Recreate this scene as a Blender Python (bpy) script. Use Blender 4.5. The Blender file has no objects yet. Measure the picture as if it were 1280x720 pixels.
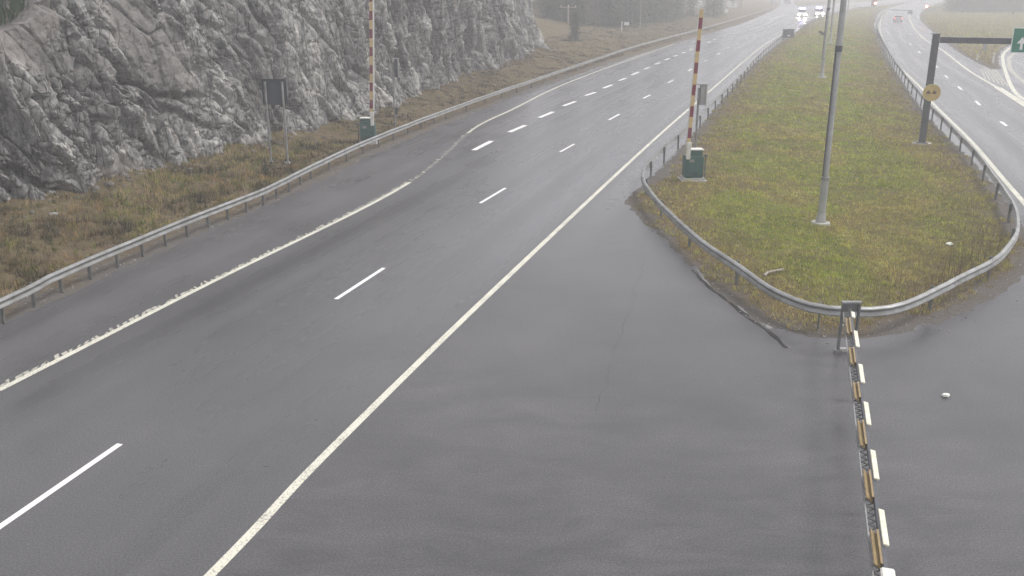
import bpy, bmesh, math, random
import numpy as np
from mathutils import Vector, Matrix
R = math.radians
rng = np.random.default_rng(7)
random.seed(7)
sc = bpy.context.scene
COL = sc.collection

# ------------------------------------------------------------------ camera
F = 1172.0; TH = R(17.96); CH = 8.2
CT, ST = math.cos(TH), math.sin(TH)
cam = bpy.data.cameras.new('camera'); camo = bpy.data.objects.new('camera', cam)
COL.objects.link(camo); sc.camera = camo
camo.location = (0, 0, CH); camo.rotation_euler = (math.pi/2 - TH, 0, 0)
cam.sensor_width = 36; cam.lens = F/1280*36; cam.clip_start = .1; cam.clip_end = 5000

def G(px, py, z=0.0):
    """surveyed position: where the sight line of a photo point meets height z"""
    u = (px-640)/F; v = (py-360)/F
    k = (CH-z)/(ST+v*CT)
    return np.array([u*k, (CT-v*ST)*k])
def GP(pts, z=0.0): return np.array([G(a, b, z) for a, b in pts])
def smooth(P, n=8):
    P = np.asarray(P, float); out = []
    Q = np.vstack([2*P[0]-P[1], P, 2*P[-1]-P[-2]])
    for i in range(1, len(Q)-2):
        p0, p1, p2, p3 = Q[i-1], Q[i], Q[i+1], Q[i+2]
        for t in np.linspace(0, 1, n, endpoint=False):
            out.append(.5*((2*p1)+(-p0+p2)*t+(2*p0-5*p1+4*p2-p3)*t*t+(-p0+3*p1-3*p2+p3)*t**3))
    out.append(P[-1]); return np.array(out)
def resample(P, step):
    P = np.asarray(P, float); d = np.r_[0, np.cumsum(np.linalg.norm(np.diff(P, axis=0), axis=1))]
    n = max(2, int(d[-1]/step)+1); s = np.linspace(0, d[-1], n)
    return np.stack([np.interp(s, d, P[:, k]) for k in range(P.shape[1])], 1)
def tangents(P):
    T = np.gradient(P, axis=0); return T/np.maximum(np.linalg.norm(T, axis=1, keepdims=True), 1e-9)

# ------------------------------------------------------------------ noise
def h2(ix, iy, seed):
    n = (ix.astype(np.int64)*374761393 + iy.astype(np.int64)*668265263 + seed*1442695041) & 0xFFFFFFFF
    n = ((n ^ (n >> 13))*1274126177) & 0xFFFFFFFF
    n = n ^ (n >> 16)
    n = (n*2246822519) & 0xFFFFFFFF
    return ((n ^ (n >> 15)) & 0xFFFFFF)/float(0xFFFFFF)
def vnoise(x, y, seed=0):
    ix = np.floor(x).astype(np.int64); iy = np.floor(y).astype(np.int64)
    fx = x-ix; fy = y-iy; fx = fx*fx*(3-2*fx); fy = fy*fy*(3-2*fy)
    a = h2(ix, iy, seed); b = h2(ix+1, iy, seed); c = h2(ix, iy+1, seed); d = h2(ix+1, iy+1, seed)
    return (a*(1-fx)+b*fx)*(1-fy)+(c*(1-fx)+d*fx)*fy
def fbm(x, y, seed=0, oct=4):
    s = 0; a = .5; t = 0
    for o in range(oct):
        s = s+a*vnoise(x*2**o, y*2**o, seed+o*17); t += a; a *= .5
    return s/t
def sstep(a, b, x):
    t = np.clip((x-a)/(b-a), 0, 1); return t*t*(3-2*t)

# ------------------------------------------------------------------ materials
def rgb(r, g, b):
    f = lambda c: (c/255/12.92) if c/255 <= .04045 else ((c/255+.055)/1.055)**2.4
    return (f(r), f(g), f(b), 1)
class MT:
    def __init__(s, name, rough=.6, metal=0, col=(.5, .5, .5, 1), spec=.5):
        s.m = bpy.data.materials.new(name); s.m.use_nodes = True; s.nt = s.m.node_tree
        s.b = s.nt.nodes['Principled BSDF']
        s.b.inputs['Base Color'].default_value = col; s.b.inputs['Roughness'].default_value = rough
        s.b.inputs['Metallic'].default_value = metal; s.b.inputs['Specular IOR Level'].default_value = spec
    def n(s, t, **kw):
        nd = s.nt.nodes.new(t)
        for k, v in kw.items():
            if k in nd.inputs.keys(): 
                if hasattr(v, 'is_output'): s.nt.links.new(v, nd.inputs[k])
                else: nd.inputs[k].default_value = v
            else: setattr(nd, k, v)
        return nd
    def l(s, a, b): s.nt.links.new(a, b)
    def coord(s, scale=(1, 1, 1), rot=0, out='Object'):
        tc = s.n('ShaderNodeTexCoord'); mp = s.n('ShaderNodeMapping'); s.l(tc.outputs[out], mp.inputs['Vector'])
        mp.inputs['Scale'].default_value = scale; mp.inputs['Rotation'].default_value = (0, 0, rot)
        return mp.outputs['Vector']
    def noise(s, vec, scale, detail=4, rough=.55, dist=0):
        nd = s.n('ShaderNodeTexNoise'); s.l(vec, nd.inputs['Vector'])
        nd.inputs['Scale'].default_value = scale; nd.inputs['Detail'].default_value = detail
        nd.inputs['Roughness'].default_value = rough; nd.inputs['Distortion'].default_value = dist
        return nd.outputs['Fac']
    def ramp(s, fac, stops):
        nd = s.n('ShaderNodeValToRGB'); s.l(fac, nd.inputs['Fac']); e = nd.color_ramp.elements
        while len(e) < len(stops): e.new(.5)
        for i, (p, c) in enumerate(stops):
            e[i].position = p; e[i].color = c if len(c) == 4 else (*c, 1)
        return nd.outputs['Color']
    def mrange(s, val, a, b, c, d):
        nd = s.n('ShaderNodeMapRange'); s.l(val, nd.inputs['Value'])
        for k, v in zip(('From Min', 'From Max', 'To Min', 'To Max'), (a, b, c, d)): nd.inputs[k].default_value = v
        return nd.outputs['Result']
    def mix(s, fac, a, b, mode='MIX'):
        nd = s.n('ShaderNodeMix', data_type='RGBA', blend_type=mode)
        for sk, v in ((nd.inputs[0], fac), (nd.inputs[6], a), (nd.inputs[7], b)):
            if hasattr(v, 'is_output'): s.l(v, sk)
            else: sk.default_value = v
        return nd.outputs[2]
    def math(s, op, a, b=0.0):
        nd = s.n('ShaderNodeMath', operation=op)
        for sk, v in ((nd.inputs[0], a), (nd.inputs[1], b)):
            if hasattr(v, 'is_output'): s.l(v, sk)
            else: sk.default_value = v
        return nd.outputs[0]
    def bump(s, h, strength=.3, dist=.02):
        nd = s.n('ShaderNodeBump'); s.l(h, nd.inputs['Height']); nd.inputs['Strength'].default_value = strength
        nd.inputs['Distance'].default_value = dist; s.l(nd.outputs['Normal'], s.b.inputs['Normal'])
    def color(s, o): s.l(o, s.b.inputs['Base Color'])
    def rough(s, o): s.l(o, s.b.inputs['Roughness'])
    def attr(s, name):
        nd = s.n('ShaderNodeAttribute'); nd.attribute_name = name; return nd

M = {}
def painted(name, c1, c2=None, rough=.45, metal=0, scale=6, spec=.5):
    m = MT(name, rough, metal, c1, spec); v = m.coord()
    c2 = c2 or tuple(x*.6 for x in c1[:3])+(1,)
    f = m.noise(v, scale, 6, .65); m.color(m.ramp(f, [(.35, c1), (.75, c2)]))
    g = m.noise(v, scale*5, 3); m.rough(m.mrange(g, .3, .7, rough-.08, rough+.12)); m.bump(g, .08, .004)
    M[name] = m.m; return m
painted('galvanised_steel', (.34, .345, .34, 1), (.15, .145, .13, 1), .48, .5, 2.2)
painted('galvanised_post', (.20, .205, .20, 1), (.11, .115, .11, 1), .5, .5, 4)
painted('lamp_steel', (.40, .405, .40, 1), (.27, .275, .265, 1), .5, .45, 2)
painted('dark_steel', (.13, .135, .145, 1), (.08, .08, .09, 1), .45, .5, 4)
painted('green_paint', (.04, .115, .10, 1), (.03, .08, .068, 1), .4, 0, 5)
painted('white_paint', (.72, .71, .66, 1), (.5, .49, .44, 1), .5, 0, 7)
painted('yellow_paint', (.30, .22, .105, 1), (.18, .13, .065, 1), .5, 0, 7)
painted('red_paint', (.16, .025, .045, 1), (.10, .018, .03, 1), .5, 0, 7)
painted('cream_board', (.70, .68, .55, 1), (.5, .48, .38, 1), .5, 0, 7)
painted('black_paint', (.022, .026, .034, 1), (.04, .045, .055, 1), .5, 0, 4)
painted('slate_back', (.045, .055, .075, 1), (.03, .036, .05, 1), .5, 0, 3)
painted('concrete', (.46, .45, .43, 1), (.28, .27, .25, 1), .8, 0, 6)
painted('sign_green', (.02, .20, .13, 1), (.02, .16, .10, 1), .4, 0, 2)
painted('sign_white', (.80, .80, .78, 1), (.7, .7, .68, 1), .4, 0, 4)
painted('disc_tan', (.55, .42, .15, 1), (.38, .28, .12, 1), .5, 0, 4)
painted('disc_rim', (.62, .56, .25, 1), (.5, .42, .2, 1), .5, 0, 4)
painted('disc_brown', (.13, .07, .06, 1), (.2, .11, .08, 1), .5, 0, 8)
painted('pale_wall', (.62, .61, .58, 1), (.5, .49, .47, 1), .8, 0, .5)
painted('dark_glass', (.02, .025, .03, 1), (.03, .035, .04, 1), .12, 0, 2)
painted('car_silver', (.45, .45, .46, 1), (.38, .38, .39, 1), .3, .4, 2)
painted('car_grey', (.12, .125, .13, 1), (.09, .09, .1, 1), .3, .3, 2)
painted('car_white', (.75, .76, .77, 1), (.66, .67, .68, 1), .3, 0, 2)
painted('car_blue', (.03, .08, .35, 1), (.02, .06, .28, 1), .3, 0, 2)
painted('rubber', (.02, .02, .02, 1), (.035, .035, .035, 1), .8, 0, 8)
painted('litter', (.80, .82, .74, 1), (.6, .62, .5, 1), .5, 0, 30)
painted('driftwood', (.34, .31, .26, 1), (.16, .14, .11, 1), .8, 0, 12)
def glow(name, col, st):
    m = MT(name, .3, 0, col); m.b.inputs['Emission Color'].default_value = col; m.b.inputs['Emission Strength'].default_value = st; M[name] = m.m
glow('red_lamp', (1, .10, .06, 1), 40); glow('blue_lamp', (.35, .25, 1, 1), 120); glow('headlamp', (1, .88, .66, 1), 200); glow('tail_lamp', (1, .10, .10, 1), 1.8)

# asphalt
m = MT('asphalt', .4, 0, (.05, .05, .052, 1), .44)
v = m.coord()
lat = m.attr('lat').outputs['Fac']; lon = m.attr('lon').outputs['Fac']; cw = m.attr('cway').outputs['Fac']
grain = m.noise(v, 32, 5, .85)
grain2 = m.noise(v, 14, 3, .6)
patch = m.noise(v, .22, 6, .6, .4)
cmb = m.n('ShaderNodeCombineXYZ'); m.l(m.math('MULTIPLY', lat, 1.1), cmb.inputs[0]); m.l(m.math('MULTIPLY', lon, .035), cmb.inputs[1])
streak = m.noise(cmb.outputs[0], 1.0, 1.5, .5)
cmb2 = m.n('ShaderNodeCombineXYZ'); m.l(m.math('MULTIPLY', lat, .35), cmb2.inputs[0]); m.l(m.math('MULTIPLY', lon, 1.3), cmb2.inputs[1])
v2 = m.coord((.4, 1.1, 1), R(12)); cross = m.noise(v2, 1.3, 9, .75, 1.0)
track = m.math('ABSOLUTE', m.math('SINE', m.math('MULTIPLY', lat, math.pi/1.98)))   # two wheel tracks per 4 m lane
c = m.ramp(grain, [(.28, (.007, .007, .007)), (.50, (.056, .055, .056)), (.72, (.19, .186, .187))])
spk = m.noise(v, 22, 2, .5); c = m.mix(m.mrange(spk, .70, .78, 0, .6), c, (.26, .25, .23, 1))
c = m.mix(1, c, m.ramp(patch, [(.3, (.80, .80, .80)), (.7, (1.2, 1.19, 1.2))]), 'MULTIPLY')
lane = m.math('MULTIPLY', m.mrange(lat, -.5, .5, 0, 1), m.mrange(lat, 8, 9, 1, 0)); shoulder = m.math('MULTIPLY', m.mrange(lat, 8.2, 9.2, 0, 1), cw)
c = m.mix(shoulder, c, m.mix(1, c, (1.35, 1.33, 1.34, 1), 'MULTIPLY'))
c = m.mix(m.math('MULTIPLY', lane, m.math('MULTIPLY', cw, .6)), c, m.mix(1, c, m.ramp(streak, [(.3, (.72, .72, .73)), (.7, (1.28, 1.28, 1.3))]), 'MULTIPLY'))
fore = m.math('SUBTRACT', 1.0, cw)
c = m.mix(fore, c, m.mix(1, c, m.ramp(cross, [(.34, (.68, .67, .68)), (.5, (1.0, .99, 1.0)), (.68, (1.35, 1.33, 1.33))]), 'MULTIPLY'))
c = m.mix(m.math('MULTIPLY', lane, .5), c, m.mix(1, c, m.ramp(track, [(0, (1.15, 1.15, 1.15)), (1, (.82, .82, .83))]), 'MULTIPLY'))
damp = m.attr('damp').outputs['Fac']; c = m.mix(m.math('MULTIPLY', damp, .4), c, m.mix(1, c, (.62, .62, .62, 1), 'MULTIPLY'))
m.color(c)
rr = m.math('ADD', m.mrange(streak, .25, .75, .27, .40), m.mrange(patch, .3, .7, -.02, .03))
rr2 = m.mrange(cross, .3, .7, .30, .48)
mx = m.n('ShaderNodeMix', data_type='FLOAT'); m.l(cw, mx.inputs[0]); m.l(rr2, mx.inputs[2]); m.l(rr, mx.inputs[3])
m.rough(m.math('SUBTRACT', mx.outputs[0], m.math('MULTIPLY', m.math('MULTIPLY', track, cw), .08)))
m.bump(m.math('ADD', grain, m.math('MULTIPLY', grain2, .8)), .07, .004)
m.b.inputs['Coat Weight'].default_value = .22; m.b.inputs['Coat Roughness'].default_value = .30
M['asphalt'] = m.m
# road paint, worn
def paintmat(name, col, wear):
    m = MT(name, .5, 0, col); v = m.coord()
    f = m.noise(v, 22, 6, .8); g = m.noise(v, 1.3, 3)
    w = m.math('ADD', f, m.math('MULTIPLY', g, .25))
    c = m.mix(m.mrange(w, wear-.05, wear+.05, 0, 1), col, (.13, .125, .12, 1))
    c = m.mix(m.mrange(m.noise(v, 40, 2), .3, .8, 0, .35), c, (.3, .29, .26, 1)); m.color(c); m.bump(f, .2, .004); M[name] = m.m
paintmat('line_white', (.80, .79, .77, 1), .80)
paintmat('line_cream', (.66, .64, .53, 1), .69)
paintmat('line_worn', (.46, .44, .37, 1), .66)
# ground (soil under the grass)
m = MT('soil', .95, 0, spec=.2); v = m.coord()
a = m.noise(v, .35, 6, .6, .5); b = m.noise(v, 3.5, 6, .7); e = m.noise(v, 25, 4, .7)
zone = m.attr('zone')           # r: green amount, g: gravel amount
sp = m.n('ShaderNodeSeparateColor'); m.l(zone.outputs['Color'], sp.inputs[0])
brown = m.ramp(b, [(.25, (.055, .042, .026)), (.5, (.115, .085, .048)), (.75, (.19, .145, .08))])
green = m.ramp(b, [(.25, (.06, .055, .018)), (.5, (.14, .14, .034)), (.78, (.21, .21, .055))])
grav = m.ramp(e, [(.3, (.07, .065, .06)), (.6, (.14, .13, .12)), (.8, (.28, .27, .25))])
c = m.mix(m.math('MULTIPLY', sp.outputs[0], m.mrange(a, .36, .6, .35, 1)), brown, green)
c = m.mix(m.math('MULTIPLY', sp.outputs[1], m.mrange(b, .3, .5, .6, 1)), c, grav)
c = m.mix(m.mrange(e, .5, .8, 0, .4), c, (.05, .04, .025, 1))
m.color(c); m.bump(m.math('ADD', b, e), .7, .06); M['soil'] = m.m
# grass blades, colour per blade
m = MT('grass_blade', .75, 0, spec=.25); at = m.attr('tint'); m.color(at.outputs['Color']); M['grass_blade'] = m.m
# rock
m = MT('rock', .7, 0, spec=.25); v = m.coord()
a = m.noise(v, .5, 8, .65, .8); b = m.noise(v, 2.6, 10, .72, .5)
vs = m.coord((1.2, 1.2, .25)); st = m.noise(vs, 2.5, 6, .65, .6); e = m.noise(v, 14, 8, .75)
tone = m.attr('tone'); sp = m.n('ShaderNodeSeparateColor'); m.l(tone.outputs['Color'], sp.inputs[0])
wv = m.n('ShaderNodeTexNoise'); m.l(v, wv.inputs['Vector']); wv.inputs['Scale'].default_value = .9; wv.inputs['Detail'].default_value = 4
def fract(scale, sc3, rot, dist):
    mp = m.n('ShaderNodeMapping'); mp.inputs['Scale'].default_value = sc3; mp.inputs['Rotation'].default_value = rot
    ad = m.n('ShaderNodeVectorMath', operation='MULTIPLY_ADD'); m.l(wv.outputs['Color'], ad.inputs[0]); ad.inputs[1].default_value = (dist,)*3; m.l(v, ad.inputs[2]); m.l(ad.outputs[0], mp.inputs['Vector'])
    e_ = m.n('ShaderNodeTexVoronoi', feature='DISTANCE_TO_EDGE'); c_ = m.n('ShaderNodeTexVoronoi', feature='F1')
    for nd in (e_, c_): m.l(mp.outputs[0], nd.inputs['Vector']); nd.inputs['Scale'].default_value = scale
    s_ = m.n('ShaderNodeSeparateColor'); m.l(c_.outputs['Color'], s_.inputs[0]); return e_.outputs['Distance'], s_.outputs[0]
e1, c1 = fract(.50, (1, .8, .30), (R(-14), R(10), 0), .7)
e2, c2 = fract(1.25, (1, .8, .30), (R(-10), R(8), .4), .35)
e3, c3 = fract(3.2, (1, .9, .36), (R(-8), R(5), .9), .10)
rough_ = m.math('SUBTRACT', 1.0, m.math('MULTIPLY', sp.outputs[1], .8))
c = m.ramp(b, [(.30, (.082, .080, .077)), (.50, (.188, .183, .176)), (.70, (.30, .294, .282))])
c = m.mix(m.math('MULTIPLY', sp.outputs[1], .7), c, m.ramp(b, [(.3, (.098, .088, .080)), (.7, (.170, .152, .138))]))
for cc, am in ((c1, .5), (c2, .6), (c3, .45)):
    c = m.mix(m.math('MULTIPLY', rough_, am), c, m.mix(1, c, m.ramp(cc, [(0, (.62, .62, .63)), (.5, (.98, .98, .98)), (1, (1.45, 1.44, 1.42))]), 'MULTIPLY'))
c = m.mix(1, c, m.ramp(sp.outputs[0], [(0, (.55, .55, .56)), (.45, (.95, .95, .95)), (1, (1.55, 1.54, 1.52))]), 'MULTIPLY')
c = m.mix(m.mrange(st, .58, .72, 0, .5), c, (.05, .05, .05, 1))
c = m.mix(m.mrange(a, .58, .70, 0, .4), c, (.17, .12, .085, 1))
c = m.mix(m.math('MULTIPLY', m.mrange(e2, 0, .035, .85, 0), m.mrange(b, .35, .6, 1, .3)), c, (.03, .028, .024, 1))      # crack shade painted dark into the joints, with some soil and moss
c = m.mix(m.math('MULTIPLY', m.math('MULTIPLY', m.mrange(e3, 0, .05, .6, 0), rough_), m.mrange(b, .35, .6, 1, .2)), c, (.04, .037, .03, 1))  # finer joints: crack shade painted dark here too, mixed with dirt
c = m.mix(m.math('MULTIPLY', m.mrange(e3, .06, .09, 0, .35), m.mrange(e, .50, .62, 0, 1)), c, (.34, .34, .32, 1))
m.color(c); m.rough(m.mrange(b, .3, .7, .6, .85))
hh_ = m.math('ADD', m.math('MULTIPLY', m.mrange(e1, 0, .10, 0, 1), .5), m.math('MULTIPLY', c2, .55))
hh_ = m.math('ADD', hh_, m.math('MULTIPLY', m.math('ADD', m.mrange(e2, 0, .07, 0, .5), m.math('MULTIPLY', m.math('ADD', c3, m.mrange(e3, 0, .1, 0, .6)), .45)), rough_))
m.bump(m.math('ADD', hh_, m.math('MULTIPLY', e, .22)), .9, .13); M['rock'] = m.m
# foliage / bark
m = MT('spruce_needles', .7, 0, spec=.25); v = m.coord(); m.color(m.ramp(m.noise(v, 1.5, 4), [(.3, (.022, .04, .022)), (.55, (.045, .07, .035)), (.75, (.075, .10, .05))])); M['spruce_needles'] = m.m
m = MT('bark', .9, 0, spec=.2); v = m.coord((1, 1, .3)); m.color(m.ramp(m.noise(v, 6, 5), [(.35, (.06, .05, .045)), (.7, (.17, .14, .12))])); M['bark'] = m.m
m = MT('birch_bark', .8, 0, spec=.2); v = m.coord((.6, .6, 2)); m.color(m.ramp(m.noise(v, 4, 4), [(.42, (.08, .08, .08)), (.5, (.55, .54, .5))])); M['birch_bark'] = m.m
m = MT('bare_twigs', .9, 0, (.13, .11, .10, 1), spec=.2); M['bare_twigs'] = m.m
m = MT('dry_stalk', .9, 0, (.12, .09, .06, 1), spec=.2); M['dry_stalk'] = m.m
m = MT('stone_chip', .8, 0, spec=.3); v = m.coord(); m.color(m.ramp(m.noise(v, 3, 5), [(.3, (.12, .115, .11)), (.7, (.42, .41, .39))])); M['stone_chip'] = m.m

m = MT('rubble_stone', .85, 0, spec=.3); v = m.coord(); m.color(m.ramp(m.noise(v, 2.2, 6, .7), [(.3, (.06, .05, .04)), (.55, (.14, .13, .115)), (.75, (.27, .26, .25))])); M['rubble_stone'] = m.m

# ------------------------------------------------------------------ object helpers
def npmesh(name, V, FA, mat, smooth_=False, parent=None):
    """V (n,3); FA list of (m,k) int arrays"""
    me = bpy.data.meshes.new(name); V = np.asarray(V, np.float32)
    if not isinstance(FA, list): FA = [FA]
    FA = [np.asarray(f, np.int32) for f in FA if len(f)]
    me.vertices.add(len(V)); me.vertices.foreach_set('co', V.ravel())
    nl = sum(f.size for f in FA); nf = sum(len(f) for f in FA)
    me.loops.add(nl); me.polygons.add(nf)
    me.loops.foreach_set('vertex_index', np.concatenate([f.ravel() for f in FA]))
    tot = np.concatenate([np.full(len(f), f.shape[1]) for f in FA]); st = np.r_[0, np.cumsum(tot)[:-1]]
    me.polygons.foreach_set('loop_start', st.astype(np.int32)); me.polygons.foreach_set('loop_total', tot.astype(np.int32))
    me.update(calc_edges=True); me.validate()
    if smooth_: me.polygons.foreach_set('use_smooth', np.ones(nf, bool))
    me.materials.append(mat)
    o = bpy.data.objects.new(name, me); COL.objects.link(o)
    if parent: o.parent = parent
    return o
def setattrf(o, name, vals):
    a = o.data.attributes.new(name, 'FLOAT', 'POINT'); a.data.foreach_set('value', np.asarray(vals, np.float32))
def setattrc(o, name, vals):
    a = o.data.attributes.new(name, 'FLOAT_COLOR', 'POINT'); vals = np.asarray(vals, np.float32)
    if vals.shape[1] == 3: vals = np.c_[vals, np.ones(len(vals), np.float32)]
    a.data.foreach_set('color', vals.ravel())
def tag(o, label=None, cat=None, group=None, kind=None):
    for k, v_ in (('label', label), ('category', cat), ('group', group), ('kind', kind)):
        if v_: o[k] = v_
    return o
def empty(name, loc, rz=0, label=None, cat=None, group=None):
    o = bpy.data.objects.new(name, None); COL.objects.link(o); o.location = loc; o.rotation_euler = (0, 0, rz)
    o.empty_display_size = .2
    return tag(o, label, cat, group)
class B:
    """collects primitives into one mesh"""
    def __init__(s): s.bm = bmesh.new()
    def box(s, c, size, rot=None, bev=0.0):
        r = bmesh.ops.create_cube(s.bm, size=1); vs = r['verts']
        mt = Matrix.Translation(c) @ (rot.to_4x4() if rot else Matrix()) @ Matrix.Diagonal((*size, 1))
        bmesh.ops.transform(s.bm, matrix=mt, verts=vs)
        if bev:
            es = list({e for v_ in vs for e in v_.link_edges}); bmesh.ops.bevel(s.bm, geom=es, offset=bev, segments=2, affect='EDGES')
        return s
    def tube(s, a, b, r1, r2=None, n=12):
        a = Vector(a); b = Vector(b); d = b-a; L = d.length; r2 = r1 if r2 is None else r2
        r = bmesh.ops.create_cone(s.bm, cap_ends=True, segments=n, radius1=r1, radius2=r2, depth=L)
        q = Vector((0, 0, 1)).rotation_difference(d)
        bmesh.ops.transform(s.bm, matrix=Matrix.Translation((a+b)/2) @ q.to_matrix().to_4x4(), verts=r['verts']); return s
    def prism(s, pts, axis, t, off=0):
        """polygon pts in the plane normal to axis ('x','y','z'), thickness t centred at off"""
        def P(a, b, c): return {'x': (c, a, b), 'y': (a, c, b), 'z': (a, b, c)}[axis]
        A = [s.bm.verts.new(P(a, b, off-t/2)) for a, b in pts]; Bv = [s.bm.verts.new(P(a, b, off+t/2)) for a, b in pts]
        n = len(pts); s.bm.faces.new(A); s.bm.faces.new(Bv[::-1])
        for i in range(n): s.bm.faces.new((A[i], Bv[i], Bv[(i+1) % n], A[(i+1) % n]))
        return s
    def sphere(s, c, r, sc_=(1, 1, 1), sub=2):
        k = bmesh.ops.create_icosphere(s.bm, subdivisions=sub, radius=r)
        bmesh.ops.transform(s.bm, matrix=Matrix.Translation(c) @ Matrix.Diagonal((*sc_, 1)), verts=k['verts']); return s
    def done(s, name, mat, parent=None, smooth_=False):
        bmesh.ops.recalc_face_normals(s.bm, faces=s.bm.faces)
        me = bpy.data.meshes.new(name); s.bm.to_mesh(me); s.bm.free(); me.materials.append(M[mat] if isinstance(mat, str) else mat)
        if smooth_:
            for p in me.polygons: p.use_smooth = True
        o = bpy.data.objects.new(name, me); COL.objects.link(o)
        if parent: o.parent = parent
        return o
def clone(o, parent=None):
    c = o.copy(); COL.objects.link(c); c.parent = parent
    for ch in list(o.children): clone(ch, c)
    return c

# ------------------------------------------------------------------ surveyed outlines (photo points on the ground)
LEFT_EDGE = smooth(np.vstack([[G(18, 400)-np.array([.283, .959])*14], GP([(18, 400), (150, 338), (320, 263), (406, 225), (500, 179), (640, 122), (700, 101), (790, 71), (880, 44), (930, 28.5), (958, 17), (972, 9), (976, 3), (974, -3), (968, -8)])]), 6)
LEFT_LINE_PX = [(0, 487), (256, 357), (512, 228), (592, 161), (640, 137), (692, 111), (742, 91), (800, 70), (828, 60), (876, 43.6), (929, 27), (960, 16)]
RIGHT_LINE = smooth(np.vstack([[G(262, 720)-np.array([.283, .959])*22], [G(262, 720)-np.array([.283, .959])*10], GP([(262, 720), (420, 555), (640, 341), (815, 177), (887, 114), (950, 60), (975, 44), (990, 36), (1000, 30), (1010, 22), (1032, 16), (1060, 10.5), (1090, 6), (1130, 0), (1165, -4)])]), 6)
ISLAND = np.vstack([
    smooth(GP([(1037, 426), (997, 418), (957, 408), (924.5, 392), (885, 360), (863, 336), (830.6, 301), (800, 276), (783, 258), (783, 245), (800, 232), (812, 222), (835, 200), (870, 162), (900, 126), (930, 92), (960, 64), (985, 46), (1000, 36), (1013, 27.5), (1035, 19), (1060, 13), (1090, 8.5), (1130, 3), (1165, -2), (1190, -5)]), 6),
    smooth(GP([(1200, -5), (1147, 1.5), (1122, 7), (1104, 12.5), (1097, 20), (1094, 32), (1100, 52), (1114, 80), (1133, 108), (1155, 138), (1180, 165), (1215, 198), (1245, 230), (1268, 262), (1284, 290), (1300, 312), (1296, 336), (1280, 349), (1262, 361), (1235, 378), (1200, 395), (1165, 407.5), (1122, 418), (1077, 424)]), 6)])
GORE = np.vstack([smooth(GP([(1215, -4), (1182, 1), (1160, 9), (1151, 16), (1150, 25), (1170, 44), (1200, 67), (1237, 86)]), 6),
                  smooth(GP([(1253, 87), (1249, 76), (1252, 66), (1262, 57), (1280, 50), (1320, 42), (1380, 34), (1500, 26)]), 6), GP([(1700, -8)])])
RAMPSIDE = np.vstack([smooth(GP([(1440, 175), (1400, 130), (1350, 100), (1340, 85), (1380, 68), (1500, 55)]), 6), GP([(1700, 40), (2300, 60), (1900, 170)])])
FORK = smooth(GP([(1165, -9), (1100, 1), (1060, 2.5), (1040, 5), (1015, 7), (997, 7.5), (992, 4), (990, -2), (985, -9)]), 6)
FARLEFT = np.vstack([LEFT_EDGE, [[-900, 900], [-900, -60], [-40, -60]]])

def inside(P, poly):
    x, y = P[:, 0], P[:, 1]; r = np.zeros(len(P), bool); a = poly; b = np.roll(poly, -1, 0)
    for (x1, y1), (x2, y2) in zip(a, b):
        if y1 == y2: continue
        c = ((y1 > y) != (y2 > y)); r ^= c & (x < (x2-x1)*(y-y1)/(y2-y1)+x1)
    return r
def dist_seg(P, poly, closed=True):
    best = np.full(len(P), 1e9); idx = np.zeros(len(P), np.int32); tt = np.zeros(len(P))
    a = poly; b = np.roll(poly, -1, 0)
    if not closed: a, b = a[:-1], b[:-1]
    for i in range(len(a)):
        d = b[i]-a[i]; L = d@d
        if L < 1e-12: continue
        t = np.clip(((P-a[i])@d)/L, 0, 1); q = a[i]+t[:, None]*d; e = np.hypot(P[:, 0]-q[:, 0], P[:, 1]-q[:, 1])
        k = e < best; best[k] = e[k]; idx[k] = i; tt[k] = t[k]
    return best, idx, tt
_GX = np.arange(-60, 330, .75); _GY = np.arange(-20, 470, .75); _C = {}
def region(P):
    if 'sd' not in _C:
        gx, gy = np.meshgrid(_GX, _GY); q = np.c_[gx.ravel(), gy.ravel()]; a, b = region_exact(q)
        _C['sd'] = a.reshape(gx.shape); _C['wh'] = b.reshape(gx.shape)
    fx = np.clip((P[:, 0]-_GX[0])/.75, 0, len(_GX)-1.001); fy = np.clip((P[:, 1]-_GY[0])/.75, 0, len(_GY)-1.001)
    i = fx.astype(int); j = fy.astype(int); u = fx-i; v = fy-j; A = _C['sd']
    sd = (A[j, i]*(1-u)+A[j, i+1]*u)*(1-v)+(A[j+1, i]*(1-u)+A[j+1, i+1]*u)*v
    return sd, _C['wh'][np.rint(fy).astype(int), np.rint(fx).astype(int)]
POLYS = {'left': FARLEFT, 'island': ISLAND, 'gore': GORE, 'ramp': RAMPSIDE, 'fork': FORK}
def region_exact(P):
    """positive distance inside a grass region, negative on the asphalt; and which region"""
    sd = np.full(len(P), -1e9); which = np.zeros(len(P), np.int32)
    for k, (nm, poly) in enumerate(POLYS.items()):
        d, _, _ = dist_seg(P, poly); ins = inside(P, poly); s = np.where(ins, d, -d)
        kk = s > sd; sd[kk] = s[kk]; which[kk] = k
    return sd, which
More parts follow.
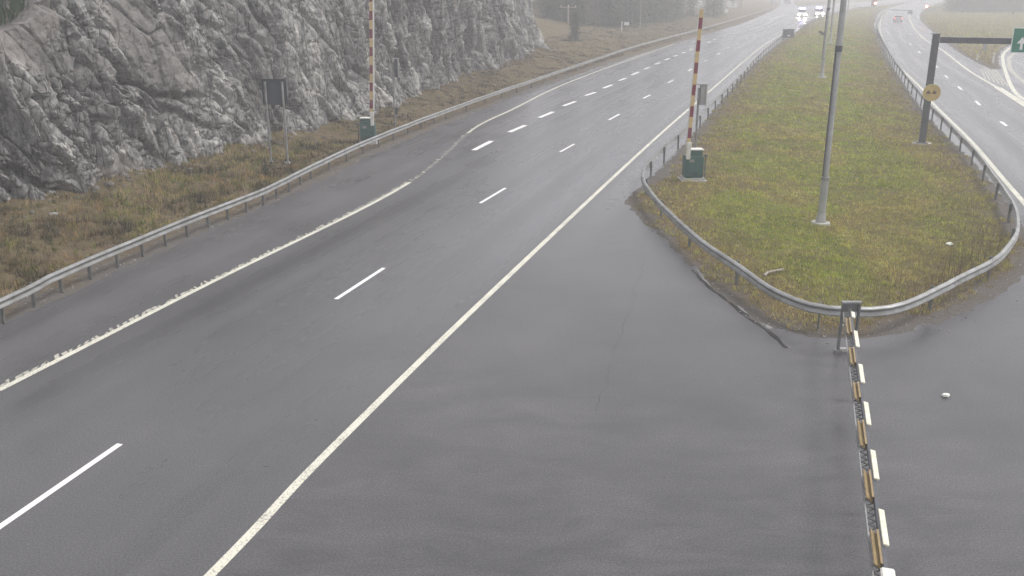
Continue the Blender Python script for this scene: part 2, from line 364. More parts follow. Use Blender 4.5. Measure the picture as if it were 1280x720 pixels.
# mound behind the end of the rock face and in front of the forest
MOUNDS = [(5, 168, 7, 18, 2.6), (-10, 165, 12, 30, 5.5), (30, 260, 16, 40, 1.6), (300, 420, 120, 60, 2.0)]
def height(P, sd=None, which=None):
    if sd is None: sd, which = region(P)
    x, y = P[:, 0], P[:, 1]
    n1 = fbm(x*.9, y*.9, 3, 4)-.5; n2 = fbm(x*4, y*4, 9, 3)-.5; n3 = vnoise(x*2.2, y*2.2, 31)-.5
    base = np.where(sd > 0, .05*sstep(-.1, .8, sd), 0)-.05*(1-sstep(-.35, .12, sd+n3*.5))
    h = base+sstep(0, .6, sd)*(n1*.10+n2*.05)
    L = (which == 0) & (sd > 0)
    h = h+np.where(L, np.clip((sd-1.4)*.125, 0, 1.25)+sstep(1.5, 4, sd)*(n1*.5), 0)
    I = (which == 1) & (sd > 0)
    h = h+np.where(I, sstep(1.0, 5, sd)*(n1*.22)-sstep(2, 7, sd)*.05, 0)
    for mx_, my_, sx, sy, hh in MOUNDS:
        g = hh*np.exp(-((x-mx_)/sx)**2-((y-my_)/sy)**2)
        h = h+np.where(sd > 0, g*sstep(2.5, 9, sd), 0)
    return h
def hz(x, y): return float(height(np.array([[x, y]], float))[0])
def GT(px, py):
    u = (px-640)/F; v = (py-360)/F; y = np.geomspace(9, 470, 3000); k = y/(CT-v*ST)
    P_ = np.c_[u*k, y]; z = CH-k*(ST+v*CT); h_ = height(P_); below = np.nonzero(z <= h_)[0]
    i = below[0] if len(below) else len(y)-1
    return Vector((P_[i, 0], P_[i, 1], h_[i]))

# ------------------------------------------------------------------ ground + road sheets
def axis(a, b, f):
    out = [a]
    while out[-1] < b: out.append(out[-1]+f(out[-1]))
    return np.array(out)
ys = axis(-14, 900, lambda y: .22 if y < 60 else .22+(y-60)*.010)
xs = np.r_[-axis(12, 420, lambda x: .25 if x < 24 else .25+(x-24)*.05)[::-1], axis(-11.75, 620, lambda x: .25 if x < 42 else min(.25+(x-42)*.012, 1.1) if x < 130 else 1.1+(x-130)*.05)]
X, Y = np.meshgrid(xs, ys); P = np.c_[X.ravel(), Y.ravel()]
SD, WH = region_exact(P); H = height(P, SD, WH)
def gridfaces(ny, nx, keep):
    i = np.arange(ny*nx).reshape(ny, nx); f = np.stack([i[:-1, :-1], i[:-1, 1:], i[1:, 1:], i[1:, :-1]], -1).reshape(-1, 4)
    return f[keep[f].any(1)]
def compact(V, f, *att):
    u, inv = np.unique(f, return_inverse=True); return (V[u], inv.reshape(f.shape))+tuple(a[u] for a in att)
fa = gridfaces(len(ys), len(xs), SD > -1.2)
green = np.where(WH == 1, .8, np.where(WH == 0, .12, .55))*sstep(.8, 4, SD)
grav = .9*(1-sstep(.1, 1.3, SD+(fbm(P[:, 0]*.7, P[:, 1]*.7, 5)-.5)*2))
zone = np.c_[green, grav, np.zeros(len(P))]
Vg, fg, zg = compact(np.c_[P, H], fa, zone)
gr = npmesh('ground', Vg, fg, M['soil'], True); setattrc(gr, 'zone', zg); tag(gr, kind='structure')

# asphalt sheet (one sheet under all roads)
keep = (SD < 1.5) & (P[:, 0] > -40) & (P[:, 0] < 560)
fr = gridfaces(len(ys), len(xs), keep)
Pr, fr2 = compact(P, fr)
d, idx, tt = dist_seg(Pr, RIGHT_LINE, False)
seglen = np.linalg.norm(np.diff(RIGHT_LINE, axis=0), axis=1); cum = np.r_[0, np.cumsum(seglen)]
T = np.diff(RIGHT_LINE, axis=0)/seglen[:, None]
side = T[idx, 0]*(Pr[:, 1]-RIGHT_LINE[idx, 1])-T[idx, 1]*(Pr[:, 0]-RIGHT_LINE[idx, 0])
lat_ = d*np.sign(side); lon_ = cum[idx]+tt*seglen[idx]
RLINE_R = smooth(GP([(1290, 265), (1251, 220), (1212, 174.5), (1166, 129), (1152.5, 111), (1115, 72.5), (1102, 45), (1100, 32), (1103, 20), (1110, 13), (1125, 8), (1150, 2)]), 6)
RL2 = np.vstack([RLINE_R[0]-np.array([10.4, 30.4])*.9, RLINE_R])
d2, idx2, tt2 = dist_seg(Pr, RL2, False)
sl2 = np.linalg.norm(np.diff(RL2, axis=0), axis=1); T2 = np.diff(RL2, axis=0)/sl2[:, None]
s2 = T2[idx2, 0]*(Pr[:, 1]-RL2[idx2, 1])-T2[idx2, 1]*(Pr[:, 0]-RL2[idx2, 0]); lat2 = -d2*np.sign(s2); lon2 = np.r_[0, np.cumsum(sl2)][idx2]+tt2*sl2[idx2]
use2 = (lat_ < -1.2) & (Pr[:, 1] > 34) & (lat2 > -1.5)
far = Pr[:, 1] > 34
cway = np.where(lat_ > -.05, 1, np.where(use2, 1, 0.0)); cway = np.maximum(cway, sstep(-3.4, -1.6, lat_)*sstep(20, 46, Pr[:, 1]))
rd = npmesh('road', np.c_[Pr, np.zeros(len(Pr))], fr2, M['asphalt'])
setattrf(rd, 'lat', np.where(use2, lat2, lat_)); setattrf(rd, 'lon', np.where(use2, lon2, lon_)); setattrf(rd, 'cway', cway)
n_a = fbm(Pr[:, 0]*.5, Pr[:, 1]*.5, 201, 5); n_b = fbm(Pr[:, 0]*.35+Pr[:, 1]*.05, Pr[:, 1]*1.7, 202, 5)
dmp = sstep(-2.2, -3.2, lat_+(n_a-.5)*1.6)*(.35+.5*sstep(.42, .60, n_a))+.75*sstep(.54, .66, n_b)*sstep(-3, -9, lat_)+.35*sstep(.55, .68, n_a)
setattrf(rd, 'damp', np.clip(dmp*(1-sstep(34, 60, Pr[:, 1])), 0, 1)); tag(rd, kind='structure')

def ribbon(name, line, width, mat, z=.004, side_=0.0):
    P_ = np.asarray(line); T_ = tangents(P_); N = np.c_[-T_[:, 1], T_[:, 0]]
    a = P_+N*(side_+width/2); b = P_+N*(side_-width/2); n = len(P_)
    V = np.vstack([np.c_[a, np.full(n, z)], np.c_[b, np.full(n, z)]]); i = np.arange(n-1)
    o = npmesh(name, V, np.stack([i, i+n, i+n+1, i+1], -1), M[mat]); tag(o, kind='structure'); return o
LL = smooth(np.vstack([[G(0, 487)-np.array([.283, .959])*12], GP(LEFT_LINE_PX)]), 8)
cut = np.argmin(np.linalg.norm(LL-G(512, 228), axis=1)); cut2 = np.argmin(np.linalg.norm(LL-G(588, 164), axis=1))
LLr = resample(LL[:cut+1], .5); ribbon('edge_line', LLr, .16, 'line_cream')
ribbon('edge_line', resample(LL[cut2:], .8), .17, 'line_cream')
# the profiled outer half: short oblique ribs beside the line
def ribs(name, line, width, pitch, ln, mat, off, z=.0045):
    P_ = resample(line, pitch); T_ = tangents(P_); N = np.c_[-T_[:, 1], T_[:, 0]]; V = []; f = []
    for i in range(len(P_)):
        j = random.uniform(.45, 1.15); a = P_[i]+N[i]*off+T_[i]*random.uniform(-.05, .05); b = a+N[i]*width*j; t = T_[i]*ln*random.uniform(.5, 1.35); sk = T_[i]*random.uniform(.05, .22)
        k = len(V); V += [(*a, z), (*(a+t), z), (*(b+t+sk), z), (*(b+sk), z)]; f.append([k, k+1, k+2, k+3])
    o = npmesh(name, np.array(V), np.array(f), M[mat]); tag(o, kind='structure'); return o
ribs('edge_line_ribs', LL[:cut+1], .19, .24, .15, 'line_worn', .075)
ribs('edge_line_ribs', LL[cut:cut2+4], .26, .42, .16, 'line_worn', -.08)
RLm = resample(RIGHT_LINE, .6); ribbon('edge_line', RLm, .17, 'line_cream')
DASH = [((-40, 686), (150, 555)), ((420, 374), (480, 335)), ((600, 254), (632, 235)), ((700, 190), (718, 180)), ((761, 150), (774.5, 142.5)), ((804, 123), (813, 118.5)), ((835, 103.5), (842, 100)), ((860, 89), (865, 86)), ((880, 77), (884, 75.2)), ((896.5, 68.3), (900, 66.3)), ((909, 60.5), (911.5, 59.2)), ((921, 54.3), (923.5, 53.1)), ((932.5, 49), (934.5, 47.9)), ((943, 43.8), (945, 43))]
for k, (a, b) in enumerate(DASH): ribbon('lane_line', np.array([G(*a), G(*b)]), .13 if k < 4 else .17, 'line_white')
MERGE = [((592, 187.8), (614.5, 176.2)), ((636.5, 165.2), (657, 156.5)), ((674, 147), (691.5, 139.8)), ((704, 132.5), (719, 126.8)), ((732, 119.5), (744.5, 115.3)), ((754, 110.3), (765, 106)), ((773.5, 100.8), (782.5, 97.6)), ((789.5, 93.7), (798.5, 90)), ((805.5, 86.3), (812, 84)), ((819, 80.3), (825, 78.3)), ((831, 75), (837, 73)), ((842.5, 70.4), (847, 69)), ((853, 66.4), (857, 65)), ((862, 62.5), (866, 61.2)), ((870.5, 58.7), (874, 57.5)), ((884.5, 53.3), (888, 52)), ((891.5, 49.8), (895, 48.6)), ((962, 24.3), (981, 19))]
for a, b in MERGE: ribbon('merge_line', np.array([G(*a), G(*b)]), .30, 'line_white')
RR = resample(RLINE_R, .8); ribbon('edge_line', RR, .22, 'line_cream')
RR2 = smooth(GP([(1330, 152), (1280, 131), (1247.5, 110), (1210, 87.5), (1177.5, 62.5), (1157, 50), (1145, 38), (1138.5, 28), (1136.5, 21), (1139.5, 14), (1148, 9), (1165, 3)]), 6)
ribbon('edge_line', resample(RR2, .8), .26, 'line_cream')
EX = smooth(GP([(1310, 40), (1280, 52), (1264, 59), (1254.5, 67.5), (1254, 77), (1256.5, 88), (1264, 107.5), (1275, 121), (1300, 134)]), 6)
ribbon('ramp_line', resample(EX, .8), .34, 'line_cream')
EX2 = smooth(GP([(1300, 60), (1272, 66), (1262, 72), (1261.5, 79), (1264, 88), (1280, 102), (1310, 118)]), 6)
ribbon('ramp_line', resample(EX2, .8), .45, 'line_worn')
ribbon('gore_line', np.array([G(1247, 109.3), G(1300, 143)]), .6, 'line_cream', .0048)
for k in range(9):     # oblique hatching in the gore
    t = k/9; a = G(1218+t*30, 84+t*24); b = G(1238+17*min(1, t*1.15)+6*t, 86.5+21*t)
    ribbon('gore_hatch', np.array([a, b]), .22, 'line_worn', .0044)
for k in range(6):
    t = k/5; a = G(1226+18*t, 86+1*t); b = G(1232+28*t, 99+9*t); ribbon('gore_hatch', np.array([a, b]), .16, 'line_worn', .0052)
for a, b in [((1251, 152), (1258.5, 157.5)), ((1219.5, 126), (1225, 131.5)), ((1197.5, 108), (1202, 112)), ((1181, 94), (1184.5, 97.5)), ((1169.5, 82), (1172, 84.5)), ((1148, 64), (1150.5, 66.5)), ((1137, 54), (1139, 56))]:
    ribbon('lane_line', np.array([G(*a), G(*b)]), .2, 'line_white')
# old asphalt joint: pale slurry strip and the wet crack beside the island
WR = smooth(GP([(868, 337), (880, 350), (894, 362), (912, 376), (930, 390), (948, 403), (962, 413), (975, 424), (987, 435)]), 6)
wet = MT('wet_crack', .12, 0, (.03, .03, .028, 1)); M['wet'] = wet.m
def blobstrip(name, line, w, mat, z, off, seed, thr=-.2, amp=1):
    P_ = resample(line, .12); T_ = tangents(P_); N = np.c_[-T_[:, 1], T_[:, 0]]; n = len(P_); s = np.arange(n)*.12
    wa = w*np.clip(fbm(s*1.6, s*0, seed, 3)*1.7*amp+thr, .03, 2); wb = w*np.clip(fbm(s*2.3, s*0+5, seed, 3)*1.3*amp+thr, .03, 2)
    V = np.vstack([np.c_[P_+N*(off+wa)[:, None], np.full(n, z)], np.c_[P_+N*(off-wb)[:, None], np.full(n, z)]]); i = np.arange(n-1)
    o = npmesh(name, V, np.stack([i, i+n, i+n+1, i+1], -1), M[mat]); tag(o, kind='structure'); return o
blobstrip('puddle_strip', WR, .10, 'wet', .0042, -.07, 3, .0, .8)
paintmat('pale_slurry', (.21, .205, .20, 1), .66)
blobstrip('slurry_strip', WR[:-13], .11, 'pale_slurry', .006, .09, 8, .35, .6)

CR = MT('crack', .5, 0, (.028, .028, .028, 1)); M['crack'] = CR.m
for k, pts in enumerate([[(806, 318), (795, 360), (782, 400), (765, 455), (744, 515)]]):
    P_ = resample(smooth(GP(pts), 6), .15); P_ = P_+np.c_[(fbm(P_[:, 0]*2, P_[:, 1]*2, 300+k, 4)-.5)*.35, (fbm(P_[:, 0]*2, P_[:, 1]*2, 320+k, 4)-.5)*.35]
    blobstrip('road_seam', P_, .010, 'crack', .0041, 0, 60+k, -.5)

# ------------------------------------------------------------------ rock face
def GTH(px, py): v_ = GT(px, py); return np.array([v_.x, v_.y])
base = np.array([GTH(*p) for p in [(0, 258), (60, 248), (120, 230), (190, 212), (300, 185), (370, 168), (440, 150), (500, 129), (560, 108), (620, 86), (655, 70), (677, 58)]])
d0 = base[0]-base[2]; d0 /= np.linalg.norm(d0)
base = np.vstack([base[0]+d0*24+[-3, 0], base[0]+d0*9, base, base[-1]+[-3, 10], base[-1]+[-16, 22]])
bl = smooth(base, 10)
dd = np.r_[0, np.cumsum(np.linalg.norm(np.diff(bl, axis=0), axis=1))]
ss = [0.0]
while ss[-1] < dd[-1]:
    yy = np.interp(ss[-1], dd, bl[:, 1]); ss.append(ss[-1]+max(.045, .00125*yy))
ss = np.array(ss); bx = np.interp(ss, dd, bl[:, 0]); by = np.interp(ss, dd, bl[:, 1])
Tb = tangents(np.c_[bx, by]); k_ = 41
Tb = np.stack([np.convolve(np.pad(Tb[:, j], k_//2, mode='edge'), np.ones(k_)/k_, 'valid') for j in (0, 1)], 1)
Nb = np.c_[Tb[:, 1], -Tb[:, 0]]      # towards the road
s_a = dd[np.argmin(np.linalg.norm(bl-base[2], axis=1))]           # where the photo's left edge meets the foot
s_e = dd[np.argmin(np.linalg.norm(bl-base[13], axis=1))]          # right-hand end
top = 10.5+2.2*(fbm(ss*.12, ss*0, 51, 3)-.5)
top = top*sstep(3, 15, ss-s_a)+(1-sstep(3, 15, ss-s_a))*(6.5+.7*(vnoise(ss*.5, ss*0, 4)-.5))
top = top*(1-sstep(-1.0, 9, ss-s_e))+1.6*sstep(-1.0, 9, ss-s_e)
NZ = 250; NT = 26
w = np.linspace(0, 1, NZ)
S = np.repeat(ss[:, None], NZ, 1); Z = w[None, :]*(top[:, None]+1.2)-.9
gz = height(np.c_[bx, by])-.15
Z = Z+gz[:, None]*np.clip(1-w*1.2, 0, 1)[None, :]
def cells(u, v, su, sv, ang, seed, jit=.95):
    c, s = math.cos(ang), math.sin(ang); a = (u*c+v*s)/su; b = (-u*s+v*c)/sv
    ia = np.floor(a).astype(np.int64); ib = np.floor(b).astype(np.int64)
    f1 = np.full(a.shape, 9.); f2 = f1.copy(); hx = np.zeros(a.shape); hy = hx.copy(); hw = hx.copy(); ou = hx.copy(); ov = hx.copy()
    for di in (-1, 0, 1):
        for dj in (-1, 0, 1):
            ci, cj = ia+di, ib+dj
            x = ci+.5+jit*(h2(ci, cj, seed)-.5); y = cj+.5+jit*(h2(ci, cj, seed+1)-.5); dx = a-x; dy = b-y; q = np.hypot(dx, dy)
            n_ = q < f1; f2 = np.where(n_, f1, np.minimum(f2, q))
            f1 = np.where(n_, q, f1); hx = np.where(n_, h2(ci, cj, seed+2), hx); hy = np.where(n_, h2(ci, cj, seed+3), hy); hw = np.where(n_, h2(ci, cj, seed+4), hw)
            ou = np.where(n_, dx, ou); ov = np.where(n_, dy, ov)
    return hx, hy, hw, ou, ov, f2-f1
# directions of the joints change along the face: slabs dipping right at the near end, steep ribs beyond
wx = (fbm(S*.35, Z*.35, 61, 3)-.5); wz = (fbm(S*.35+9, Z*.35+4, 62, 3)-.5)
u0, v0 = S+wx*1.3, Z+wz*1.3
near = 1-sstep(s_a+6, s_a+24, S)
def layer(size_u, size_v, A, tilt, seed, angn, angf, wob=0):
    out = []
    for ang, el in ((angn, 1.0), (angf, 1.9)):
        uu = u0+(fbm(S*1.5, Z*1.5, seed+5, 3)-.5)*wob; vv = v0+(fbm(S*1.5+7, Z*1.5, seed+6, 3)-.5)*wob
        a, b, c, ou, ov, e = cells(uu, vv, size_u*(1 if el == 1 else 1.15), size_v*el, ang, seed)
        D = A*(a-.5)+tilt*((b-.5)*ou*1.5+(c-.5)*ov*.8/el)*2
        D = D-np.clip(.11-e, 0, .11)*A*5.5
        out.append((D, a))
    return out[0][0]*near+out[1][0]*(1-near), np.where(near > .5, out[0][1], out[1][1])
D1, t1 = layer(3.6, 6.5, 1.05, .55, 11, R(26), R(7), .12)
D2, t2 = layer(1.35, 3.8, .70, .42, 21, R(15), R(9), .10)
D3, t3 = layer(.60, 1.9, .44, .34, 31, R(8), R(11), .07)
D4, t4 = layer(.25, .62, .20, .17, 41, R(12), R(6), .04)
slab = near*sstep(.44, .56, fbm(S*.20+Z*.10, Z*.24-S*.13, 77, 2)+.26*sstep(2.0, 5.0, Z)-.17)
disp = D1*(.75+.25*near)+D2*(1-.55*slab)+D3*(1-.9*slab)+D4*(1-.8*slab)+(fbm(S*4, Z*4, 5, 4)-.5)*.12
und = (fbm(S*.10, Z*.10, 90, 2)-.5)*2.4
lean = .16+.22*near+.10*sstep(s_e-6, s_e+4, S)
foot = sstep(1.3, -.1, Z-gz[:, None])*(.05+.28*h2(np.floor(S/.9+t2*3).astype(int), np.zeros(S.shape, int), 93))
off = disp+und*sstep(0, 3, Z)+foot-lean*(Z-gz[:, None])-.35
PX = bx[:, None]+Nb[:, 0:1]*off; PY = by[:, None]+Nb[:, 1:2]*off
PZ = Z+(t2-.5)*.10
# the hilltop behind the edge
r_ = np.linspace(0, 1, NT+1)[1:]**1.6*46
TX = PX[:, -1:]-Nb[:, 0:1]*r_*1.0; TY = PY[:, -1:]-Nb[:, 1:2]*r_
TZ = PZ[:, -1:]+(fbm(TX*.3, TY*.3, 71, 4)-.5)*2.0*sstep(0, 4, r_)+.05*r_*sstep(7.5, 10, top[:, None])-3*sstep(38, 46, r_)*(top[:, None] > 3)
VX = np.concatenate([PX, TX], 1); VY = np.concatenate([PY, TY], 1); VZ = np.concatenate([PZ, TZ], 1)
nr, nc = VX.shape; i = np.arange(nr*nc).reshape(nr, nc)
fcl = np.stack([i[:-1, :-1], i[1:, :-1], i[1:, 1:], i[:-1, 1:]], -1).reshape(-1, 4)
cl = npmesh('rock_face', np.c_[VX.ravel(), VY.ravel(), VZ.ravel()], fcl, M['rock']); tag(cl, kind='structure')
tn = np.clip(.5+.35*(t1-.5)+.5*(t2-.5)+.55*(1-slab)*(t3-.5)+.3*(1-slab)*(t4-.5)+.5*(fbm(S*.2, Z*.2, 15, 3)-.5), 0, 1); tn = np.concatenate([tn, np.full(TX.shape, .3)], 1)
sl = np.concatenate([slab, np.ones(TX.shape)], 1)
setattrc(cl, 'tone', np.c_[tn.ravel(), sl.ravel(), sl.ravel()*0])

def rocks(name, pts, sizes, mat, label=None, kind='stuff'):
    """many broken stones in one mesh (nobody could count them)"""
    bm = bmesh.new(); bmesh.ops.create_icosphere(bm, subdivisions=1, radius=1); tv = np.array([v_.co[:] for v_ in bm.verts]); tf = np.array([[v_.index for v_ in f.verts] for f in bm.faces]); bm.free()
    n = len(pts); V = np.repeat(tv[None], n, 0)*(1+.45*(rng.random((n, len(tv), 1))-.5)); V = V*(sizes[:, None, None]*(np.array([1, .8, .6])+.4*(rng.random((n, 1, 3))-.5)))
    a = rng.random(n)*6.28; c, s = np.cos(a)[:, None], np.sin(a)[:, None]; x = V[:, :, 0]*c-V[:, :, 1]*s; y = V[:, :, 0]*s+V[:, :, 1]*c
    V = np.stack([x, y, V[:, :, 2]], -1)+pts[:, None, :]; f = tf[None]+(np.arange(n)*len(tv))[:, None, None]
    o = npmesh(name, V.reshape(-1, 3), f.reshape(-1, 3), M[mat]); tag(o, label, kind=kind); return o
n = 700; si = rng.integers(int(len(ss)*.12), int(len(ss)*.93), n); o_ = .3+rng.random(n)**1.6*2.2
pp = np.c_[bx[si]+Nb[si, 0]*o_, by[si]+Nb[si, 1]*o_]; sz = np.clip(.04+.17*rng.random(n)**3*(1.4-.4*o_), .035, 1)
rocks('rubble', np.c_[pp, height(pp)-sz*.05], sz, 'rubble_stone')
for (px, py), s_, lb in [((68, 269), .11, 'pale flat stone in the brown grass at the left end of the rock face'), ((98, 236), .10, 'small pale stone lying close under the left part of the rock face'), ((259, 184), .14, 'light grey stone at the foot of the rock left of the black board'), ((430, 147), .13, 'whitish stone by the rock foot just left of the far striped barrier')]:
    q = GT(px, py); b = bmesh.new(); bmesh.ops.create_icosphere(b, subdivisions=2, radius=1)
    for v_ in b.verts:
        f_ = 1+.35*(random.random()-.5); v_.co = Vector((v_.co.x*s_*1.5*f_, v_.co.y*s_*f_, v_.co.z*s_*.6*f_))
    x = B(); x.bm.free(); x.bm = b; o = x.done('stone', 'stone_chip'); o.location = q+Vector((0, 0, s_*.3)); tag(o, lb, 'stone')

n = 9000; i_ = rng.integers(0, nr, n); j_ = rng.integers(NZ+1, nc-6, n); m_ = (ss[i_] < s_a+22); i_, j_ = i_[m_], j_[m_]; PP = np.c_[VX[i_, j_], VY[i_, j_], VZ[i_, j_]]
def hbush(PP):
    n = len(PP); a = rng.random((n, 8))*6.28; h_ = .25+.5*rng.random((n, 8)); r_2 = .35*rng.random((n, 8)); cx = PP[:, 0:1]+np.cos(a)*r_2; cy = PP[:, 1:2]+np.sin(a)*r_2; z = PP[:, 2:3]-.05+0*a
    V = np.stack([np.stack([cx-.05, cy, z], -1), np.stack([cx+.05, cy+.03, z+h_*.5], -1), np.stack([cx+np.cos(a)*.2, cy+np.sin(a)*.2, z+h_], -1)], 2).reshape(-1, 3)
    o = npmesh('heather', V, np.arange(len(V)).reshape(-1, 3), M['spruce_needles']); tag(o, kind='stuff')
hbush(PP)

# ------------------------------------------------------------------ grass and debris
def blades(name, P_, hgt, wid, colr, lean_=.6, label=None):
    n = len(P_); z = height(P_); a = rng.random(n)*6.283; la = rng.random(n)*6.283; ll = rng.random(n)*lean_
    up = hgt*np.sqrt(np.clip(1-(ll*.8)**2, .1, 1)); tx = P_[:, 0]+np.cos(la)*hgt*ll; ty = P_[:, 1]+np.sin(la)*hgt*ll
    mx_ = P_[:, 0]+np.cos(la)*hgt*ll*.35; my_ = P_[:, 1]+np.sin(la)*hgt*ll*.35
    cx, cy = np.cos(a)*wid/2, np.sin(a)*wid/2
    v = np.stack([np.c_[P_[:, 0]-cx, P_[:, 1]-cy, z-.02], np.c_[P_[:, 0]+cx, P_[:, 1]+cy, z-.02], np.c_[mx_-cx*.7, my_-cy*.7, z+up*.62], np.c_[mx_+cx*.7, my_+cy*.7, z+up*.62], np.c_[tx, ty, z+up]], 1).reshape(-1, 3)
    k = np.arange(n)[:, None]*5
    o = npmesh(name, v, [np.concatenate([k+0, k+1, k+3, k+2], 1), np.concatenate([k+2, k+3, k+4], 1)], M['grass_blade'])
    c = np.repeat(colr[:, None, :], 5, 1)*np.array([.8, .8, 1, 1, 1.15])[None, :, None]; setattrc(o, 'tint', c.reshape(-1, 3)); tag(o, kind='stuff'); return o
def scatter(n, box, cond, ref=28, pw=2.0):
    x0, x1, y0, y1 = box; out = []; tot = 0
    while tot < n:
        # nearer ground gets more, finer blades
        m_ = 60000; q = np.c_[x0+(x1-x0)*rng.random(m_), y0+(y1-y0)*rng.random(m_)]
        q = q[rng.random(m_) < np.clip((ref/np.maximum(q[:, 1], ref))**pw, 0, 1)]
        sd, wh = region(q); q = q[cond(q, sd, wh)]; out.append(q); tot += len(q)
    return np.concatenate(out)[:n]
def mixc(t, a, b): return a[None]*(1-t[:, None])+b[None]*t[:, None]
GREEN = np.array([.27, .345, .035]); YEL = np.array([.46, .48, .10]); BRN = np.array([.40, .32, .11]); DK = np.array([.055, .05, .022]); STRAW = np.array([.30, .235, .10]); RUST = np.array([.21, .135, .055])
# median: short mossy turf
def isl(q, sd, wh):
    g = fbm(q[:, 0]*.5, q[:, 1]*.5, 40, 4); return (wh == 1) & (sd > .25+1.6*(fbm(q[:, 0]*.8, q[:, 1]*.8, 44, 3)-.35)) & (rng.random(len(q)) < .35+.8*g)
q = scatter(150000, (-2, 75, 18, 190), isl)
g = fbm(q[:, 0]*.33, q[:, 1]*.2, 46, 5)+.10*(1-np.abs(np.clip(dist_seg(q, ISLAND)[0]-8, -8, 8))/8)-.03; g2 = fbm(q[:, 0]*1.6, q[:, 1]*1.6, 47, 3)
la = q[:, 0]*.958-q[:, 1]*.286; lo = q[:, 0]*.286+q[:, 1]*.958; g = g+.20*(fbm(la*.9, lo*.05, 48, 3)-.5)
c = mixc(sstep(.41, .53, g), BRN, GREEN); c = c*(1-.5*sstep(.5, .7, g2)[:, None])+YEL*.5*sstep(.5, .7, g2)[:, None]
e = dist_seg(q, ISLAND)[0]; c = c*sstep(-1, 4, e)[:, None]+BRN*.75*(1-sstep(-1, 4, e))[:, None]
c = c*(.2+1.1*fbm(q[:, 0]*1.3, q[:, 1]*.8, 49, 4)+.5*fbm(la*1.8, lo*.12, 50, 3))[:, None]*(.6+.8*rng.random((len(q), 1)))
far_ = np.clip(q[:, 1]/28, 1, 5)
blades('grass', q, (.035+.05*rng.random(len(q)))*(1+.2*(far_-1)), .016*far_, c, 1.1)
# taller tufts in the turf
q = scatter(2600, (0, 60, 18, 110), isl); k = np.repeat(np.arange(len(q)), 9); q2 = q[k]+rng.normal(0, .05, (len(k), 2))
c = mixc(rng.random(len(q)), BRN*1.2, YEL)[k]*(.6+.8*rng.random((len(k), 1))); f_ = np.clip(q2[:, 1]/28, 1, 4)
blades('grass', q2, .09+.09*rng.random(len(k)), .012*f_, c, 1.0)
# verge under the rock: dead straw, rusty and dark tufts
def lft(q, sd, wh):
    g = fbm(q[:, 0]*.45, q[:, 1]*.45, 60, 4); return (wh == 0) & (sd > 1.3) & (sd < 13) & (rng.random(len(q)) < sstep(.30, .55, g)*.9+.12)
q = scatter(17000, (-40, 40, 12, 210), lft, 30, 1.7); k = np.repeat(np.arange(len(q)), 10); q2 = q[k]+rng.normal(0, .07, (len(k), 2))*np.clip(q[k, 1:2]/35, 1, 3)
t = fbm(q[:, 0]*.6, q[:, 1]*.6, 63, 3); tb = rng.random(len(q))
c = mixc(sstep(.38, .62, t), RUST, STRAW*.85); c = np.where((tb < .34)[:, None], DK[None]*1.2, c); c = np.where((tb > .78)[:, None], GREEN[None]*.42, c)
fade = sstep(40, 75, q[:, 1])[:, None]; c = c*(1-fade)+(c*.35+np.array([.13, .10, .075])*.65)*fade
c = c*(.24+1.15*sstep(.33, .66, fbm(q[:, 0]*.9, q[:, 1]*.7, 68, 3)))[:, None]
c = c[k]*(.55+.9*rng.random((len(k), 1))); f_ = np.clip(q2[:, 1]/30, 1, 5)
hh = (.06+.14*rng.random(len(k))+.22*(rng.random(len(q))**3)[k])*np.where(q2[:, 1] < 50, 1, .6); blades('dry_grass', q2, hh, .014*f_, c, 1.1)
# far meadows beside the right-hand road
def frr(q, sd, wh): return ((wh >= 2) | ((wh == 1) & (q[:, 1] > 150))) & (sd > .5)
q = scatter(26000, (30, 260, 90, 420), frr, 110, 1.5); t = fbm(q[:, 0]*.05, q[:, 1]*.05, 66, 3)
blades('meadow_grass', q, .14+.16*rng.random(len(q)), .16+0*t, mixc(t, BRN*1.1, YEL*.9)*(.7+.6*rng.random((len(q), 1))), .8)
# gravel, chips and leaf litter along the asphalt edges
def edg(q, sd, wh): return (sd > -.5) & (sd < 1.6) & (rng.random(len(q)) < .25+.75*vnoise(q[:, 0]*.9, q[:, 1]*.9, 81)) & ((sd > 0) | (rng.random(len(q)) < .18))
q = scatter(5200, (-18, 32, 14, 80), edg, 24, 1.5); sz = .010+.028*rng.random(len(q))**3
rocks('gravel', np.c_[q, np.maximum(height(q), 0)+sz*.3], sz, 'stone_chip')
# thin dead stalks
def stalks(name, spots, n, hgt, label=None):
    V = []; f = []
    for (sx, sy, rad) in spots:
        for _ in range(n):
            x = sx+random.gauss(0, rad); y = sy+random.gauss(0, rad); z = hz(x, y); h_ = hgt*random.uniform(.5, 1.1); lx, ly = random.gauss(0, .12)*h_, random.gauss(0, .12)*h_
            segs = [((x, y, z), (x+lx, y+ly, z+h_), .006)]
            for _k in range(random.randint(1, 4)):
                t = random.uniform(.4, .95); bx_, by_ = random.gauss(0, .18), random.gauss(0, .18)
                segs.append(((x+lx*t, y+ly*t, z+h_*t), (x+lx*t+bx_, y+ly*t+by_, z+h_*t+random.uniform(.08, .25)), .004))
            for a, b, r in segs:
                k = len(V)
                for (px_, py_, pz_), rr_ in ((a, r), (b, r*.5)):
                    for j in range(3): V.append((px_+rr_*math.cos(j*2.094), py_+rr_*math.sin(j*2.094), pz_))
                for j in range(3): f.append((k+j, k+(j+1) % 3, k+3+(j+1) % 3, k+3+j))
    return tag(npmesh(name, np.array(V), np.array(f), M['dry_stalk']), kind='stuff')
sp = [(*GT(a, b)[:2], .35) for a, b in [(1190, 350), (1198, 345), (1207, 338), (1215, 330), (1225, 326), (1205, 352), (1182, 358), (1150, 378), (1140, 385), (1128, 392), (1234, 312), (1245, 300), (1164, 372)]]
stalks('dead_stalks', sp, 8, .85)
